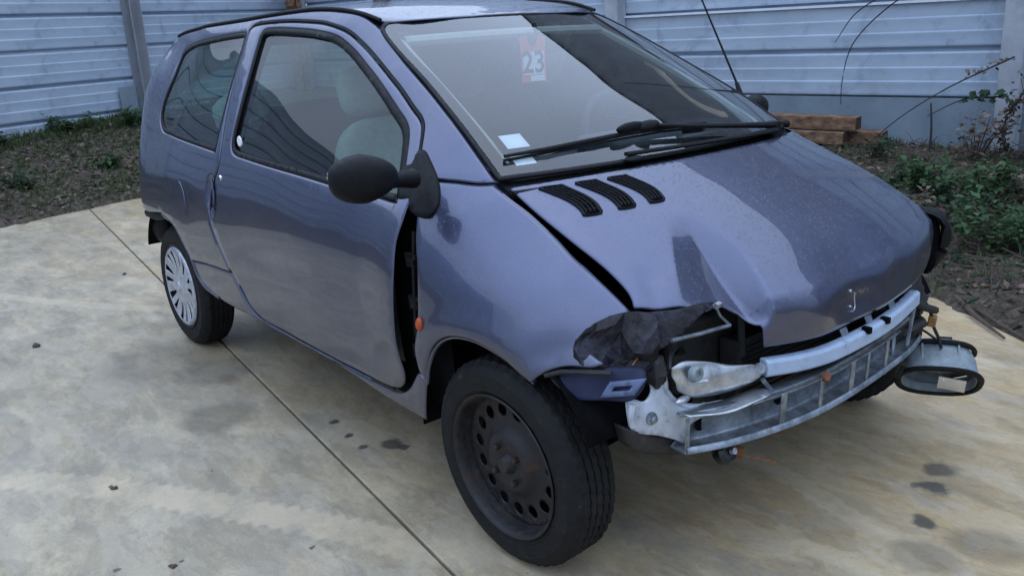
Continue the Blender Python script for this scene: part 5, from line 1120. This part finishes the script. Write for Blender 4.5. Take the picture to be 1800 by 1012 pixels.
# left lamp bucket edge: dark arch at the bonnet corner
arch = [(.345, .640, .55), (.372, .637, .60), (.384, .632, .66), (.370, .625, .705), (.335, .615, .722), (.30, .61, .725)]
MB().tube([tuple(q) for q in spline(arch, .02)], .012, 8, flat=2.).build('lamp_bucket_rim', 'black_plastic', car)
lf = MB().ell((.34, .48, .47), (.06, .12, .07), None, 18, 10, crumple).ell((.33, .52, .40), (.05, .07, .06), None, 18, 10, crumple).build('broken_bracket', 'engine_grime', car)
MB().tube([(.39, .43, .50), (.41, .48, .47), (.42, .53, .45)], .012, 7).build('broken_bracket_arm', 'engine_grime', car)
MB().box((.36, .42, .31), (.05, .05, .06), (.3, .4, .2)).box((.37, .44, .275), (.02, .02, .05), (.1, .4, .2)).build('torn_mount', 'engine_grime', car)
MB().tube([(.30, .30, .40), (.36, .40, .38), (.40, .50, .42)], .018, 8).build('wing_stay', 'engine_grime', car)
ll = [(.405, .34, .50), (.412, .36, .43), (.405, .34, .37)]
for a, b in (((.41, .42, .50), (.425, .36, .385)), ((.40, .33, .475), (.418, .30, .36))): MB().tube([a, b], .006, 6).build('front_stay', 'galvanised', car)
sheet('splash_panel', [(.05, .44), (.20, .48), (.38, .47), (.42, .40), (.30, .37), (.12, .375)], 'engine_grime', car, .006, axis=0, val=.385)

# ---- headlamp dangling from its wires, front left
lamp = empty('dangling_headlamp', (.437, .55, .235)); lamp.parent = car; _h = Vector((.41, -.91, 0)); _n = _h*math.cos(rad(40))-Vector((0, 0, math.sin(rad(40)))); _n = (_n+Vector((.10, .05, 0))).normalized(); lamp.rotation_euler = (-_n).to_track_quat('Z', 'X').to_euler(); lamp['label'] = 'left headlamp unit hanging by its cable'
def sq(v): f = lambda a, e: math.copysign(abs(a)**e, a); return Vector((f(v.x, .8), f(v.y, .75), f(v.z, .8)))
# local x = out of the lamp face (towards the viewer and down), y = across
V = []; F = []; nn = 40
prof = [(-.112, .050, .034, .05), (-.105, .078, .055, .045), (-.075, .096, .066, .02), (-.05, .104, .070, .02), (-.01, .108, .074, .0), (.012, .112, .078, .0), (.012, .101, .068, 0), (-.012, .094, .062, 0)]
for (d, ry, rz, dz) in prof:
    for k in range(nn):
        t = 2*math.pi*k/nn; q = sq(Vector((0, math.cos(t), math.sin(t)))); V.append((q.z*rz+0, q.y*ry, d*-1.0+dz*0))
# axis is local -z: the open face looks down
for i in range(len(prof)-1):
    for k in range(nn): F.append((i*nn+k, i*nn+(k+1) % nn, (i+1)*nn+(k+1) % nn, (i+1)*nn+k))
F.append(tuple(range(nn)))
hs = MB().add(V, F).build('lamp_housing', 'lamp_grey', lamp, 50)
Vr = []; 
for t in np.linspace(0, 2*math.pi, 41): q = sq(Vector((0, math.cos(t), math.sin(t)))); Vr.append((q.z*.078, q.y*.113, -.012))
MB().tube(Vr, .007, 8, cap=False, flat=1.4).build('lamp_ring', 'black_plastic', lamp)
Vr = [tuple((q[0]*.90, q[1]*.90, .085)) for q in Vr]; MB().tube(Vr[:26], .008, 6).build('lamp_back_rim', 'black_plastic', lamp)
bpy.context.view_layer.update(); LI = lamp.matrix_world.inverted()
def facet(c, n, right, w, h, mat):          # thin mirrored facet inside the bowl, given in world space
    n = Vector(n).normalized(); r_ = Vector(right); r_ = (r_-n*r_.dot(n)).normalized(); u_ = n.cross(r_); c = Vector(c)
    V = [LI@(c+r_*a*w/2+u_*b*h/2+n*d*.002) for d in (-1, 1) for a, b in ((-1, -1), (1, -1), (1, 1), (-1, 1))]
    MB().add(V, [(3, 2, 1, 0), (4, 5, 6, 7), (0, 1, 5, 4), (1, 2, 6, 5), (2, 3, 7, 6), (3, 0, 4, 7)]).build('reflector_facet', mat, lamp, 0)
lc = Vector(lamp.location)
facet(lc+Vector((.030, .014, .020)), (.12, -.30, .95), (.61, .79, 0), .070, .050, 'mirror_silver')
facet(lc+Vector((.046, -.012, -.004)), (.40, -.90, -.15), (.61, .79, 0), .074, .040, 'mirror_silver')
MB().ell((0, .005, .062), (.060, .088, .035)).build('reflector_bowl', 'bright_alloy', lamp)
for yy in (-.05, .0, .05): MB().box((.062, yy, .045), (.012, .006, .07)).build('housing_rib', 'lamp_grey', lamp)
MB().box((.01, .02, .120), (.03, .04, .02)).build('bulb_cap', 'black_plastic', lamp)
MB().tube([tuple(q) for q in spline([(.405, .50, .475), (.412, .52, .44), (.418, .53, .40), (.43, .545, .36), (.437, .55, .33)], .012)], .005, 7).build('lamp_wire', 'wire_black', car)
MB().tube([tuple(q) for q in spline([(.40, .47, .46), (.39, .50, .40), (.40, .54, .37), (.425, .56, .345)], .012)], .004, 6).build('lamp_wire', 'wire_black', car)
cn = MB().box((.415, .525, .418), (.022, .022, .034), (.1, .1, .3)).build('wire_connector', 'connector_brown', car); bevel(cn, .003)

# ---------------------------------------------------------------- paper tag on the inner mirror (a thing of its own)
tagr = empty('mirror_tag', (-.700, -.03, 1.205), 0); tagr.rotation_euler = (0, rad(-3), rad(-20))
tag(tagr, 'red and white paper tag reading 23 hanging from the inside mirror', 'tag')
w2_ = .043
to = outline([[(-w2_, -.070), (w2_, -.070)], [(w2_, -.070), (w2_, .035), (w2_+.002, .072)], [(w2_+.002, .072), (.022, .078), (.012, .052), (0, .044), (-.012, .052), (-.022, .078), (-w2_-.002, .072)], [(-w2_-.002, .072), (-w2_, .035), (-w2_, -.070)]], .008)
V, F, e = trim(to, (), .03, roll=0); solid(mesh_from('tag_card', np.c_[np.zeros(len(V)), V], F, 'tag_red', tagr, smooth=False), .001)
MB().box((.0012, 0, -.010), (.001, .074, .072)).build('number_field', 'paper_white', tagr); MB().box((.0012, .012, -.058), (.001, .050, .018)).build('caption_field', 'paper_white', tagr)
cu = bpy.data.curves.new('digits', 'FONT'); cu.body = '23'; cu.size = .086; cu.align_x = 'CENTER'; cu.align_y = 'CENTER'; cu.extrude = .0003; cu.offset = .0012
tmp = bpy.data.objects.new('digits_tmp', cu); COL.objects.link(tmp); bpy.context.view_layer.update()
me = bpy.data.meshes.new_from_object(tmp.evaluated_get(bpy.context.evaluated_depsgraph_get())); bpy.data.objects.remove(tmp)
dg = link_mesh('digits', me, 'ink_black', tagr, (.0022, 0, -.010)); dg.rotation_euler = (rad(90), 0, rad(90)); dg.scale = (.95, 1.12, 1)
